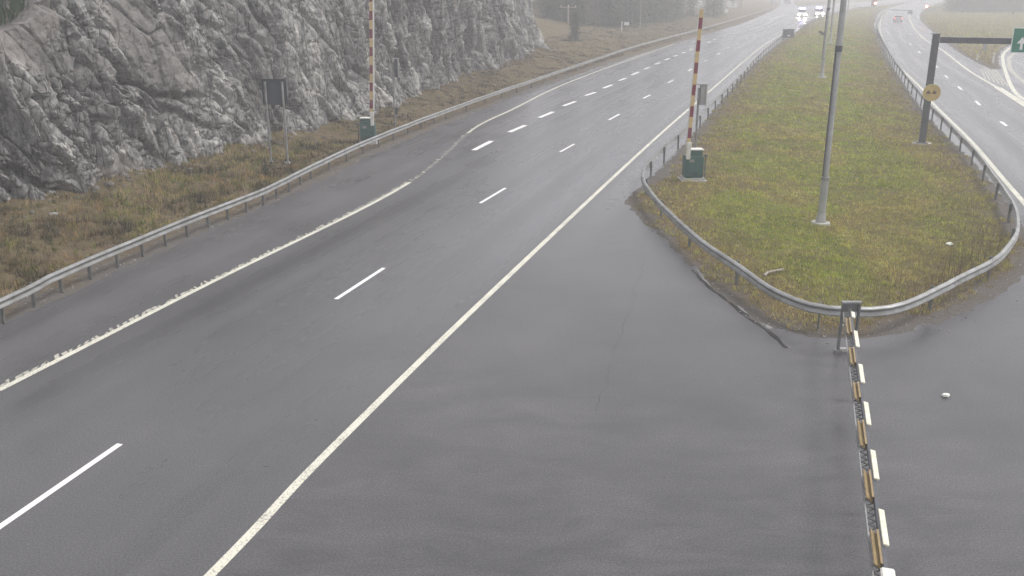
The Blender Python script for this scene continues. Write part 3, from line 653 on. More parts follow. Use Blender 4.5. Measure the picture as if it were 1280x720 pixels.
sp = [(*GT(a, b)[:2], .5) for a, b in [(145, 262), (188, 275), (190, 262), (150, 240), (175, 230), (240, 220), (60, 300), (100, 280), (30, 320), (280, 215), (320, 205), (410, 180), (210, 250), (120, 300)]]
stalks('dead_stalks', sp, 9, .6)

# ------------------------------------------------------------------ guard rails
PROF = [(0, .155), (.02, .15), (.075, .115), (.08, .085), (.03, .02), (.022, 0), (.03, -.02), (.08, -.085), (.075, -.115), (.02, -.15), (0, -.155)]
PROF = [(a*1.25, b*.86) for a, b in PROF]
PROF = PROF+[(a-.006 if 0 < a else a-.006, b) for a, b in PROF[::-1]]
def rail(path, zc, face, label, spacing, name='guard_rail', tdrop=None, maxposts=100):
    """path (n,2); face +1: the ribbed side looks to the left of the path"""
    P_ = resample(path, .5); T_ = tangents(P_); N = np.c_[-T_[:, 1], T_[:, 0]]*face
    o0 = P_[0]; gz_ = height(P_); kk = 25
    gz_ = np.convolve(np.pad(gz_, kk, mode='edge'), np.ones(2*kk+1)/(2*kk+1), 'valid')
    root = empty(name, (o0[0], o0[1], gz_[0]), 0, label, 'guard rail', 'steel guard rails along the road edges')
    dist = np.r_[0, np.cumsum(np.linalg.norm(np.diff(P_, axis=0), axis=1))]
    zz = zc+gz_*0
    P_ = P_+N*((fbm(dist*.35, dist*0, 400, 3)-.5)*.05)[:, None]; P_ = P_+N*np.where(np.mod(dist, 4.0) < .45, .010, 0)[:, None]; zz = zz+(fbm(dist*.22, dist*0+3, 401, 3)-.5)*.05
    pr = np.array(PROF); m_ = len(pr); n = len(P_)
    V = np.zeros((n, m_, 3)); V[:, :, :2] = P_[:, None]+N[:, None]*pr[None, :, 0:1]; V[:, :, 2] = zz[:, None]+pr[None, :, 1]
    V = V.reshape(-1, 3)-np.array([o0[0], o0[1], gz_[0]])
    i = np.arange((n-1)*m_).reshape(n-1, m_); nx_ = np.roll(i, -1, 1); f = np.stack([i, nx_, nx_+m_, i+m_], -1).reshape(-1, 4)
    npmesh('rail_beam', V, f, M['galvanised_steel'], True, root)
    # posts
    pos = []; s = .8
    while s < dist[-1]: pos.append(s); s += spacing(s)
    pos = np.array(pos); far_pts = []
    for j, s in enumerate(pos):
        x, y = np.interp(s, dist, P_[:, 0]), np.interp(s, dist, P_[:, 1]); ii = min(int(s/.5), n-1); t = T_[ii]; nn = N[ii]
        h_ = np.interp(s, dist, zz)+.14; g_ = hz(x, y)-.15; cx, cy = x-nn[0]*.075, y-nn[1]*.075
        rot = Matrix.Rotation(math.atan2(t[1], t[0]), 3, 'Z')
        b = B() if j < maxposts or not far_pts else far_pts[0]
        cpos = Vector((cx-o0[0], cy-o0[1], (h_+g_)/2-gz_[0]))
        b.box(cpos, (.045, .085, h_-g_), rot); b.box(cpos+Vector((nn[0]*.04, nn[1]*.04, (h_-g_)/2-.15)), (.09, .05, .22), rot)
        if j < maxposts: b.done('post', 'galvanised_post', root)
        elif not far_pts: far_pts.append(b)
    if far_pts: tag(far_pts[0].done('post', 'galvanised_post', root), kind='stuff')
    return root
LP = GP([(0, 372), (65, 340), (202, 284), (237, 270), (320, 238), (347, 226), (420, 191), (500, 157.5), (600, 121), (700, 87.5), (783, 60), (830, 47), (877, 35), (920, 23), (945, 15.5), (958, 11.5), (967, 8.5)], .72)
LP = np.vstack([LP[0]+(LP[0]-LP[2])/np.linalg.norm(LP[0]-LP[2])*12, LP]); LPs = smooth(LP, 8)
rail(LPs, .58, -1, 'long straight steel guard rail on close posts along the verge under the rock face', lambda s: 1.25 if s < 30 else 2.2 if s < 50 else 4.0)
ILx = GP([(967.5, 366), (928, 339), (877.7, 303.8), (831, 261.5), (811, 238), (805, 224), (806, 214), (813, 204), (834, 182), (860, 160.5), (889, 132), (922, 99), (951, 67.5), (978, 44.5)], .60)
IRx = GP([(967.5, 366), (1014, 385), (1053, 389.5), (1092.5, 390), (1131.6, 381.7), (1190, 354), (1241, 327), (1266, 300), (1270.5, 283), (1267, 262), (1255, 241), (1241, 222), (1221, 195), (1199, 171), (1187, 157.5), (1166, 137), (1152, 120), (1130, 93), (1112, 67), (1101, 46), (1096.5, 33), (1098.5, 22), (1107, 13)], .60)
IP = np.vstack([IRx[::-1], ILx[1:]]); rail(smooth(IP, 8), .60, 1, 'steel guard rail bending in a loop around the grass median', lambda s: 4.0, maxposts=99)
rail(smooth(GP([(1000, 34), (1013, 26.5), (1035, 18), (1060, 12), (1088, 8)], .6), 6), .6, 1, 'far piece of guard rail beyond the dark box at the median', lambda s: 4.0)
rail(smooth(GP([(1067, 8.7), (1085, 9.6), (1100, 10.7), (1112, 11.8)], .6), 6), .6, -1, 'distant dark guard rail crossing the grass towards the right-hand road', lambda s: 4.0)
rail(smooth(GP([(1158, 12), (1166, 10), (1178, 6), (1190, 2)], .8), 6), .7, 1, 'distant guard rail past the red light on the right', lambda s: 4.0)

# ------------------------------------------------------------------ barriers
def stripemat(name, c1, c2, period, axis_, duty=.5, off=0):
    m = MT(name, .45); tc = m.n('ShaderNodeTexCoord'); sx = m.n('ShaderNodeSeparateXYZ'); m.l(tc.outputs['Object'], sx.inputs[0])
    f = m.math('FRACT', m.math('ADD', m.math('DIVIDE', sx.outputs[axis_], period), off)); g = m.math('GREATER_THAN', f, duty)
    d_ = m.noise(tc.outputs['Object'], 5, 5, .7)
    c = m.mix(g, c1, c2); m.color(m.mix(m.mrange(d_, .45, .8, 0, .35), c, (.20, .17, .13, 1))); M[name] = m.m
stripemat('boom_stripes', (.56, .42, .20, 1), (.18, .016, .04, 1), .90, 2, .5, .3)
def ZT(p, py):
    v = (py-360)/F; k = p[1]/(CT-v*ST); return CH-k*(ST+v*CT)
def raised_barrier(px, py, side_, L, label, rz=0, tilt=2.4, ytip=None):
    q = GT(px, py)
    if ytip is not None: L = ZT(q, ytip)-q.z-1.72
    root = empty('boom_barrier', q, rz, label, 'boom barrier', 'red and yellow boom barriers beside the road')
    s = side_      # side on which the boom is mounted
    b = B(); b.box((0, 0, .62), (.78, .66, .92), bev=.02); b.box((0, -.335, .62), (.66, .012, .78), bev=.004); b.done('cabinet', 'green_paint', root)
    B().box((.27, -.352, .66), (.035, .03, .16), bev=.006).done('door_handle', 'black_paint', root); B().box((-.14, -.345, .90), (.22, .008, .12)).done('label_plate', 'galvanised_steel', root)
    b = B()
    for z_ in (.30, .34, .38, .42): b.box((0, -.345, z_), (.34, .012, .015))
    b.done('vent', 'black_paint', root)
    b = B(); b.box((s*-.08, .05, 1.20), (.56, .42, .24), bev=.02); b.done('drive_housing', 'green_paint', root)
    b = B(); b.box((s*-.08, .05, 1.345), (.66, .50, .045), bev=.01); b.done('lid', 'white_paint', root)
    b = B()
    for x in (-.42, .42): b.box((x, 0, .08), (.07, .80, .14))
    for y in (-.36, .36): b.box((0, y, .08), (.77, .07, .12))
    b.box((0, 0, -.02), (1.1, .95, .12)); b.done('base_frame', 'concrete', root)
    b = B(); b.tube((s*-.52, -.1, 0), (s*-.52, -.1, 1.05), .035); b.box((s*-.52, -.1, 1.09), (.16, .12, .09), bev=.01); b.done('side_post', 'galvanised_post', root)
    hd = bpy.data.objects.new('boom', None)
    x0 = s*.30 if s > 0 else -.34
    rot = Matrix.Rotation(R(tilt), 3, 'Y')
    b = B(); b.box((x0, -.42, 1.25), (.17, .14, .52), bev=.02); b.box((x0, -.42, 1.60), (.22, .16, .26), bev=.02); b.done('boom_clamp', 'white_paint', root)
    bo = B(); bo.box((0, 0, L/2), (.165, .08, L), bev=.01); o = bo.done('boom', 'boom_stripes', root); o.location = (x0-.02, -.42, 1.72); o.rotation_euler = (0, R(tilt), 0)
    bo = B(); bo.box((.122 if s > 0 else -.096, -.01, L/2+.05), (.07 if s > 0 else .02, .10, L-.1), bev=.006); o2 = bo.done('edge_strip', 'white_paint', o)
    return root
raised_barrier(461, 179, 1, 9.2, 'raised red and yellow boom on a green cabinet behind the rail below the rock face', 0, 2.4)
raised_barrier(865, 225, -1, 5.9, 'raised red and yellow boom on a green cabinet at the tip of the grass median', R(4), 2.3, 11)

# lowered boom in the foreground
q0 = G(1062, 388, 1.08); q1 = G(1106, 716, 1.08); dr = q1-q0; Lb = np.linalg.norm(dr); dr = dr/Lb
tot = Lb+2.6; piv = q0+dr*tot; ang = math.atan2(-dr[1], -dr[0])      # local +X runs from the pivot to the tip
root = empty('boom_barrier', (piv[0], piv[1], 0), ang, 'lowered boom lying across the asphalt in the foreground with white and ochre boards', 'boom barrier', 'red and yellow boom barriers beside the road')
zb = 1.08
b = B(); b.box((tot/2, -.01, zb), (tot, .06, .10), bev=.008); boom = b.done('boom', 'dark_steel', root)
b = B(); b.box((tot/2, .135, zb-.06), (tot, .022, .03)).done('tension_rail', 'galvanised_steel', root)
n = int(tot/.085); zx = .1+np.arange(n)*.085; zy = np.where(np.arange(n) % 2, .022, .12); V = np.concatenate([np.c_[zx+a_, zy, np.full(n, zb-.05+c_)] for a_, c_ in ((-.012, -.008), (.012, -.008), (.012, .008), (-.012, .008))]); i = np.arange(n-1)
npmesh('lattice', V, np.concatenate([np.stack([i+a_*n, i+1+a_*n, i+1+b_*n, i+b_*n], -1) for a_, b_ in ((0, 1), (1, 2), (2, 3), (3, 0))]), M['galvanised_steel'], False, root)
def along(py):
    g = G(1062+(py-388)/(716-388)*44, py, zb); return tot-np.linalg.norm(g-q0)
for a, c in [(383, 400), (417, 437), (459, 482), (506.5, 535), (567, 603), (641.5, 686)]:
    x1, x2 = along(a), along(c); b = B(); b.box(((x1+x2)/2, -.050, zb+.06), (abs(x2-x1), .08, .03), Matrix.Rotation(R(10), 3, 'X'), bev=.004); b.done('white_board', 'cream_board', root)
for a, c in [(400, 419), (437, 457), (481, 501), (529, 560), (592, 627), (667, 711)]:
    x1, x2 = along(a), along(c); b = B(); b.box(((x1+x2)/2, .078, zb+.01), (abs(x2-x1), .02, .125), Matrix.Rotation(R(-52), 3, 'X'), bev=.003)
    b.box(((x1+x2)/2, .034, zb+.062), (abs(x2-x1)*.98, .03, .012)); b.done('ochre_board', 'yellow_paint', root)
x1 = along(711)
b = B(); b.box((x1-.6, -.03, zb+.0), (1.1, .17, .12), bev=.015); b.done('boom_clamp', 'white_paint', root)
b = B(); b.box((-.1, .25, .55), (.75, .75, .95), bev=.02); b.box((-.1, .25, 1.1), (.5, .5, .2), bev=.02); b.done('cabinet', 'green_paint', root)
b = B(); b.box((-.1, .25, .04), (1.0, 1.0, .1)); b.done('base_frame', 'concrete', root)
# trestle that carries the tip
t0 = G(1047, 441); zt = ZT(t0, 378)
root = empty('boom_rest', (t0[0], t0[1], 0), 0, 'grey steel frame standing on the asphalt and carrying the tip of the lowered boom', 'boom rest')
for x in (0, .38):
    b = B(); b.tube((x, 0, .08), (x, 0, zt-.02), .036); b.done('leg', 'galvanised_post', root)
    b = B(); b.box((x, 0, .04), (.15, .15, .08), bev=.005); b.done('foot', 'galvanised_steel', root)
b = B(); b.box((.19, 0, zt), (.46, .13, .045), bev=.006); b.done('top_plate', 'galvanised_steel', root)
b = B(); b.box((.19, .03, zt-.12), (.40, .03, .19)); b.done('back_plate', 'galvanised_post', root)
b = B(); b.box((.19, 0, .08), (.30, .11, .07)); b.done('foot_bar', 'concrete', root)
b = B(); b.box((.10, -.03, .70), (.15, .03, .03)); b.done('hook', 'white_paint', root)

# ------------------------------------------------------------------ signs, masts, lamps
p1 = GT(339, 203); p2 = GT(360, 205); c0 = (p1+p2)/2; wd = (p2-p1).xy.length; an = math.atan2(p2.y-p1.y, p2.x-p1.x)
root = empty('road_sign', c0, an, 'black back of a square sign on two grey posts in front of the rock', 'road sign')
zt = ZT(c0, 99)-c0.z; zb_ = ZT(c0, 131)-c0.z
for x in (-wd/2, wd/2): b = B(); b.tube((x, 0, -.3), (x, 0, zt-.12), .055); b.done('post', 'galvanised_steel', root); b = B(); b.box((x, 0, .02), (.2, .2, .1)); b.done('post_base', 'concrete', root)
b = B(); b.box((0, .12, (zt+zb_)/2), (wd*1.42, .03, zt-zb_), bev=.006); pn = b.done('sign_panel', 'slate_back', root)
b = B(); w_ = wd*1.42; h_ = zt-zb_; zc_ = (zt+zb_)/2
for x in (-w_/2+.03, w_/2-.03): b.box((x, .085, zc_), (.07, .05, h_), bev=.004)
for z in (zc_-h_/2+.03, zc_+h_/2-.03): b.box((0, .086, z), (w_-.15, .05, .07), bev=.004)
b.done('frame', 'black_paint', pn)

def signal_post(px, py, ytop, ybox, face, label, extra=None, wbox=.34, boxmat='slate_back', edge='galvanised_steel'):
    q = GT(px, py); root = empty('signal_post', q, 0, label, 'signal post', 'narrow signal boxes on grey posts')
    zt = ZT(q, ytop)-q.z; zb_ = ZT(q, ybox)-q.z
    b = B(); b.tube((0, 0, -.3), (0, 0, zt-.15), .055); b.done('post', 'galvanised_steel', root)
    bx = B().box((face*.20, 0, (zt+zb_)/2), (wbox*.55, .30, zt-zb_), bev=.01).done('signal_box', boxmat, root)
    B().box((face*(.20+wbox*.275+.03), -.06, (zt+zb_)/2), (.05, .42, zt-zb_+.06), bev=.006).done('side_shield', edge, bx)
    B().box((face*.16, 0, zt+.03), (wbox+.08, .40, .04), bev=.004).done('cap', 'galvanised_steel', bx)
    b = B(); b.box((face*.08, 0, zt-.25), (.16, .05, .05)); b.box((face*.08, 0, zb_+.25), (.16, .05, .05)); b.done('bracket', 'galvanised_post', root)
    if extra:
        z = ZT(q, extra)-q.z; e = B().box((.13, -.02, z), (.12, .14, .42), bev=.01).done('small_signal', 'black_paint', root)
    return root
signal_post(494, 158, 74, 96, 1, 'thin post with a narrow black box near its top in front of the rock', 139)
signal_post(868.5, 197, 106, 131, 1, 'thin post with a grey box just behind the raised boom at the median tip', None, .46, 'lamp_steel', 'white_paint')

def lamp_post():
    root = empty('lamp_post', (0, 0, 0), 0)
    B().tube((0, 0, -.1), (0, 0, .10), .34, .32, 20).done('foundation', 'concrete', root, False)
    B().tube((0, 0, .10), (0, 0, .42), .19, .145, 16).tube((0, 0, .42), (0, 0, 1.62), .132, .126, 16).done('sleeve', 'lamp_steel', root)
    B().tube((0, 0, 1.62), (0, 0, 1.72), .145, .145, 16).done('band', 'galvanised_steel', root)
    B().tube((0, 0, 1.72), (0, 0, 6.05), .10, .096, 16).done('pole', 'lamp_steel', root)
    B().tube((0, 0, 6.0), (0, 0, 6.2), .125, .118, 16).done('collar', 'dark_steel', root)
    B().tube((0, 0, 6.2), (0, 0, 12), .108, .07, 16).done('upper_pole', 'lamp_steel', root)
    B().tube((0, 0, 1.75), (0, 0, 6.0), .022, .022, 6).done('cable_pipe', 'dark_steel', root).location = (-.12, -.06, 0)
    for s in (-1, 1):
        B().tube((0, 0, 11.9), (s*1.6, 0, 12.3), .045, .035, 8).done('arm', 'lamp_steel', root)
        B().box((s*1.9, 0, 12.33), (.75, .3, .14), bev=.03).done('lamp_head', 'dark_steel', root)
    return root
lp = lamp_post()
for k, (px, py, sc_, lb) in enumerate([(1025.5, 281, 1, 'nearest and tallest-looking grey lamp post in the middle of the grass median'), (1027, 97, 1.12, 'second grey lamp post up the median, with a small camera on its side'), (1037.5, 54, 1.15, 'third grey lamp post up the median, thin in the mist'), (1059, 21, 1.1, 'farthest pale lamp post at the end of the median')]):
    o = lp if k == 0 else clone(lp); q = GT(px, py); o.location = q; o.scale = (sc_*(1.15 if k else 1), sc_*(1.15 if k else 1), 1); tag(o, lb, 'lamp post', 'lamp posts along the median')
    if k == 1:
        z = ZT(q, 42)-q.z; cm = B().box((-.32, -.1, z), (.22, .4, .22), bev=.02).box((-.18, 0, z-.05), (.2, .08, .06)).box((-.55, -.1, z+.14), (.18, .3, .2)).done('roadside_camera', 'dark_steel', None)
        cm.location = q; tag(cm, 'small dark camera box fixed to the side of the second lamp post', 'camera')

# gantry
q = GT(1152, 180); az_ = math.atan2(-.324, .946); root = empty('sign_gantry', q, az_, 'dark grey gantry mast with a long arm reaching over the right-hand road', 'gantry')
zt = ZT(q, 43)-q.z
B().box((0, 0, -.02), (.95, .62, .16), bev=.02).done('foundation', 'concrete', root)
B().box((0, 0, .09), (.55, .5, .05)).done('base_plate', 'galvanised_post', root)
B().box((0, 0, zt/2+.08), (.34, .30, zt-.05), bev=.02).done('mast', 'dark_steel', root)
B().box((0, 0, zt+.04), (.44, .40, .05)).done('mast_cap', 'galvanised_steel', root)
B().box((3.45, 0, zt-.28), (6.5, .26, .28), bev=.015).done('arm', 'dark_steel', root)
B().box((3.45, 0, zt-.125), (6.5, .30, .025)).done('arm_flange', 'galvanised_steel', root)
# overhead green sign hung on the arm
rt = empty('overhead_sign', q, az_, 'green overhead sign with a white upward arrow hanging on the gantry arm', 'road sign')
xs0, xs1 = 3.50, 6.3; z1, z0 = zt+.40, zt-.84; cx_ = (xs0+xs1)/2
pn = B().box((cx_, -.19, (z0+z1)/2), (xs1-xs0, .06, z1-z0), bev=.02).done('sign_panel', 'sign_green', rt)
b = B(); 
for x in (xs0+.02, xs1-.02): b.box((x, -.225, (z0+z1)/2), (.045, .012, z1-z0-.02))
for z in (z0+.02, z1-.02): b.box((cx_, -.226, z), (xs1-xs0-.1, .012, .045))
b.done('border', 'sign_white', pn)
xa = xs0+.47; za = z0+.17
B().prism([(xa-.06, za), (xa+.06, za), (xa+.06, za+.30), (xa+.22, za+.30), (xa, za+.62), (xa-.22, za+.30), (xa-.06, za+.30)], 'y', .012, -.228).done('arrow', 'sign_white', pn)
for x in (xs0+.4, xs1-.4): B().box((x, -.145, zt-.3), (.08, .03, .9)).done('hanger', 'galvanised_post', rt)
# round sign on the mast
zd = ZT(q, 115)-q.z; rt = empty('round_sign', (q.x, q.y, q.z), R(-12), 'faded round yellow disc sign with two brown car shapes on the gantry mast', 'road sign')
q_off = Vector((.0, 0, 0))
def disc(r, y, t, mat, name, par, cx=.10):
    return B().tube((cx, y-t/2, zd), (cx, y+t/2, zd), r, r, 40).done(name, mat, par)
dk = disc(.44, -.27, .03, 'disc_tan', 'disc', rt)
b = B(); n = 40
for k in range(n):
    a = k/n*6.2832; b.box((.10+.425*math.cos(a), -.292, zd+.425*math.sin(a)), (.035, .012, .075), Matrix.Rotation(-a, 3, 'Y'))
b.done('rim', 'disc_rim', dk)
for x in (-.06, .22):
    B().prism([(x-.10, zd-.07), (x+.10, zd-.07), (x+.11, zd+.02), (x+.07, zd+.03), (x+.05, zd+.10), (x-.05, zd+.10), (x-.07, zd+.03), (x-.11, zd+.02)], 'y', .01, -.291).done('car_symbol', 'disc_brown', dk)
B().box((.05, -.2, zd), (.30, .1, .06)).box((.05, -.2, zd+.2), (.30, .1, .04)).done('bracket', 'galvanised_post', rt)

# dark box where the rail ends
q = GT(985, 47); root = empty('crash_cushion', q, R(-17), 'dark grey box with a pale reflector at the far end of the median rail', 'crash cushion')
bd = B().box((0, 0, .62), (1.75, 2.2, 1.2), bev=.04).done('body', 'slate_back', root)
B().box((0, 0, 1.27), (1.9, 2.3, .08), bev=.02).done('lid', 'black_paint', root); B().box((.1, -1.12, .35), (.42, .02, .2), bev=.004).done('reflector', 'sign_white', bd)
# small posts
def marker(px, py, ytop, name, mat, label, cat, r=.06, group=None):
    q = GT(px, py); h = ZT(q, ytop)-q.z; b = B(); b.tube((0, 0, -.1), (0, 0, h*.92), r, r*.9, 8); o = empty(name, q, 0, label, cat, group); b.done('post', mat, o)
    B().box((0, -.01, h*.96), (r*2.6, r*2, h*.09), bev=.005).done('cap', 'white_paint', o); return o
marker(1221, 75, 68, 'marker_post', 'white_paint', 'left one of two pale marker posts in the grass wedge beside the ramp', 'marker post', .1, 'pale marker posts at the ramp')
marker(1241, 79, 66, 'marker_post', 'white_paint', 'right one of two pale marker posts in the grass wedge beside the ramp', 'marker post', .1, 'pale marker posts at the ramp')
marker(777, 39, 27, 'marker_post', 'white_paint', 'pale slender post at the forest edge beyond the rock face', 'marker post', .09)
def small_sign(px, py, ytop, w_, h_, mat, label, round_=False):
    q = GT(px, py); z = ZT(q, ytop)-q.z; o = empty('road_sign', q, 0, label, 'road sign'); B().tube((0, 0, -.1), (0, 0, z), .05, .05, 8).done('post', 'galvanised_steel', o)
    (B().tube((0, -.08, z-h_/2), (0, -.05, z-h_/2), h_/2, h_/2, 24) if round_ else B().box((0, -.07, z-h_/2), (w_, .03, h_), bev=.01)).done('sign_panel', mat, o); return o
small_sign(1230, 64, 53, .55, .9, 'galvanised_steel', 'small grey sign on a post in the grass wedge above the marker posts')
small_sign(1265, 23, 15, .5, .6, 'galvanised_post', 'faint distant sign post in the meadow below the right-hand forest')
small_sign(907.5, 22, 11, .9, .9, 'sign_white', 'small round whitish sign far up the left verge', True)
small_sign(783, 37, 27.5, .8, .5, 'sign_white', 'small white plate beside the slender post at the forest edge')
# power pole and thin mast at the forest edge
q = GT(710, 33); z = ZT(q, 6)-q.z; o = empty('power_pole', q, 0, 'pale wooden power pole with a crossarm in front of the forest', 'power pole'); B().tube((0, 0, -.2), (0, 0, z), .14, .11, 10).done('pole', 'driftwood', o)
B().box((0, -.1, z-.35), (2.6, .14, .14), bev=.01).done('crossarm', 'driftwood', o)
for x in (-1.1, 0, 1.1): B().tube((x, -.1, z-.28), (x, -.1, z-.05), .05, .04, 8).done('insulator', 'white_paint', o)
q = GT(790, 33); z = ZT(q, 5)-q.z; o = empty('mast', q, 0, 'slender pale mast rising from the forest edge', 'mast'); B().tube((0, 0, -.2), (0, 0, z+2), .09, .06, 10).done('pole', 'galvanised_steel', o); B().box((0, 0, .5), (.5, .4, 1.0), bev=.02).done('cabinet', 'galvanised_post', o)

# red warning lights at the far barriers
def warning(px, py, ylamp, label, board):
    q = GT(px, py); z = ZT(q, ylamp)-q.z; o = empty('warning_light', q, 0, label, 'warning light', 'red warning lights on posts')
    B().tube((0, 0, -.1), (0, 0, z), .07, .07, 8).done('post', 'galvanised_post', o)
    if board: B().box((-.45, .08, z), (1.9, .05, 2.1), bev=.02).done('backboard', 'black_paint', o)
    B().tube((0, .02, z), (0, .16, z), .55, .55, 20).done('housing', 'black_paint', o) if not board else None
    B().tube((0, -.10, z), (0, .02, z), .36, .36, 20).done('lens', 'red_lamp', o)
warning(1093.5, 11, 4, 'red light on a dark board beyond the grass of the median', True)
warning(1157.5, 15, 8, 'red light on a post at the outer bend of the right-hand road', False)
# far lowered boom
a = G(1113, 12.6, .9); b_ = G(1139, 13.4, .9); v_ = b_-a; o = empty('boom_barrier', (a[0], a[1], 0), math.atan2(v_[1], v_[0]), 'distant lowered dark boom across the right-hand road', 'boom barrier', 'red and yellow boom barriers beside the road')
L_ = np.linalg.norm(v_); B().box((L_/2, 0, .95), (L_, .12, .22), bev=.01).done('boom', 'dark_steel', o); B().box((L_-.3, 0, .5), (1.0, .8, 1.1), bev=.03).done('cabinet', 'dark_steel', o)

# litter and wood
q = GT(1181.5, 499); b = bmesh.new(); bmesh.ops.create_icosphere(b, subdivisions=2, radius=1)
for v_ in b.verts:
    f_ = 1+.5*(random.random()-.5); v_.co = Vector((v_.co.x*.075*f_, v_.co.y*.055*f_, v_.co.z*.04*f_))
x = B(); x.bm.free(); x.bm = b; o = x.done('litter', 'litter'); o.location = (q.x, q.y, .035); tag(o, 'crumpled whitish scrap lying on the open asphalt right of the lowered boom', 'litter')
q = GT(1187, 307); b = bmesh.new(); bmesh.ops.create_icosphere(b, subdivisions=2, radius=1)
for v_ in b.verts:
    f_ = 1+.5*(random.random()-.5); v_.co = Vector((v_.co.x*.12*f_, v_.co.y*.07*f_, v_.co.z*.05*f_))
x = B(); x.bm.free(); x.bm = b; o = x.done('litter', 'litter'); o.location = (q.x, q.y, q.z+.05); tag(o, 'small pale scrap lying in the grass at the right side of the median', 'litter')
a = GT(955, 347); b_ = GT(979, 339); o = B(); pts = [a+(b_-a)*t+Vector((random.gauss(0, .04), random.gauss(0, .04), .05+.05*math.sin(t*3))) for t in (0, .25, .5, .75, 1)]
for k in range(4): o.tube(pts[k]-a, pts[k+1]-a, .045-.006*k, .040-.006*k, 8)
o.tube(pts[2]-a, pts[2]-a+Vector((.25, -.1, .05)), .02, .01, 6); o = o.done('fallen_branch', 'driftwood'); o.location = a; tag(o, 'pale weathered branch lying in the grass behind the rail bend', 'branch')

# ------------------------------------------------------------------ vehicles
def car(loc, rz, mat, label, van=False, rear=True, beacon=False, lights='tail_lamp', name=None, cat=None, band=None):
    o = empty(name or ('van' if van else 'car'), loc, rz, label, cat or ('van' if van else 'car'))      # +Y is the nose
    if van: L, W, Hh = 5.2, 1.95, 2.1; prof = [(-2.6, .35), (-2.6, 1.95), (-2.45, Hh), (1.0, Hh), (1.55, 1.25), (2.5, 1.0), (2.6, .75), (2.6, .35)]; gl = [(1.02, 2.0), (1.54, 1.28), (.2, 1.28), (.2, 2.0)]
    else: L, W, Hh = 4.4, 1.8, 1.45; prof = [(-2.2, .35), (-2.2, .85), (-2.05, .98), (-1.5, 1.35), (-.9, Hh), (.3, Hh), (1.15, 1.0), (2.1, .82), (2.2, .6), (2.2, .35)]; gl = [(-1.7, 1.0), (-1.35, 1.33), (-.85, 1.4), (.28, 1.4), (1.0, 1.0)]
    b = B(); b.prism(prof, 'x', W); bmesh.ops.bevel(b.bm, geom=list(b.bm.edges), offset=.05, segments=2, affect='EDGES'); bd = b.done('body', mat, o)
    B().prism(gl, 'x', W+.01).done('side_window', 'dark_glass', bd)
    if van: B().box((0, -2.605, 1.6), (W-.35, .02, .5)).done('rear_window', 'dark_glass', bd); rot = Matrix.Rotation(math.atan2(.85, .55)-math.pi/2, 3, 'X'); B().box((0, 1.30, 1.69), (W-.2, .03, .85), Matrix.Rotation(R(33), 3, 'X')).done('windscreen', 'dark_glass', bd)
    else:
        B().box((0, -1.80, 1.19), (W-.3, .02, .50), Matrix.Rotation(R(-56), 3, 'X')).done('rear_window', 'dark_glass', bd); B().box((0, .74, 1.235), (W-.25, .02, .80), Matrix.Rotation(R(62), 3, 'X')).done('windscreen', 'dark_glass', bd)
    for x in (-W/2+.08, W/2-.08):
        for y in (-L*.31, L*.31): B().tube((x-.1, y, .33), (x+.1, y, .33), .33, .33, 18).tube((x-.11, y, .33), (x+.11, y, .33), .17, .17, 12).done('wheel', 'rubber', o)
        zl = 1.1 if van else .8
        B().box((x*.93, -L/2-.01, zl), (.22, .05, .26), bev=.01).done('tail_light', 'tail_lamp' if rear else 'red_paint', bd)
        B().box((x*.88, L/2+.0, .68 if not van else .78), (.46, .05, .28), bev=.01).done('headlight', 'headlamp' if lights == 'head' else 'sign_white', bd)
    if band: B().box((0, 0, .95), (W+.02, L*.86, .22)).done('side_band', band, bd)
    if beacon: 
        B().box((0, -.3, Hh+.08), (1.35, .3, .16), bev=.03).done('light_bar', 'blue_lamp', bd)
    return o
q = GT(1122, 27); car(q, R(-20), 'car_silver', 'pale car with red tail lights driving away on the right-hand road')
q = GT(1002, 21.5); car(q, R(165), 'car_white', 'left one of two emergency vans with headlights and blue light bar on', True, False, True, 'head', 'emergency_van', 'van', 'car_blue')
q = GT(1023, 20.5); car(q, R(170), 'car_white', 'right one of two emergency vans with headlights on, nearer the grass median', True, False, True, 'head', 'emergency_van', 'van', 'car_blue')
q = GT(967, 5); car(q, R(180), 'car_grey', 'left dark car far up the straight branch road', False, False, False, 'none')
q = GT(984, 5); car(q, R(180), 'car_grey', 'right dark van far up the straight branch road', True, False, False, 'none')

# pale building far behind
q = GT(878, 9); o = empty('building', q, R(8), 'pale low building far behind the trees above the left verge', 'building')
wl = B().box((0, 0, 2.6), (19, 9, 5.2)).done('wall', 'pale_wall', o); B().prism([(-5, 5.2), (0, 7.4), (5, 5.2)], 'x', 20).done('roof', 'dark_steel', o)
for k in range(5): B().box((-7.4+k*3.7, -4.52, 2.7), (1.5, .06, 1.4)).done('window', 'dark_glass', wl)

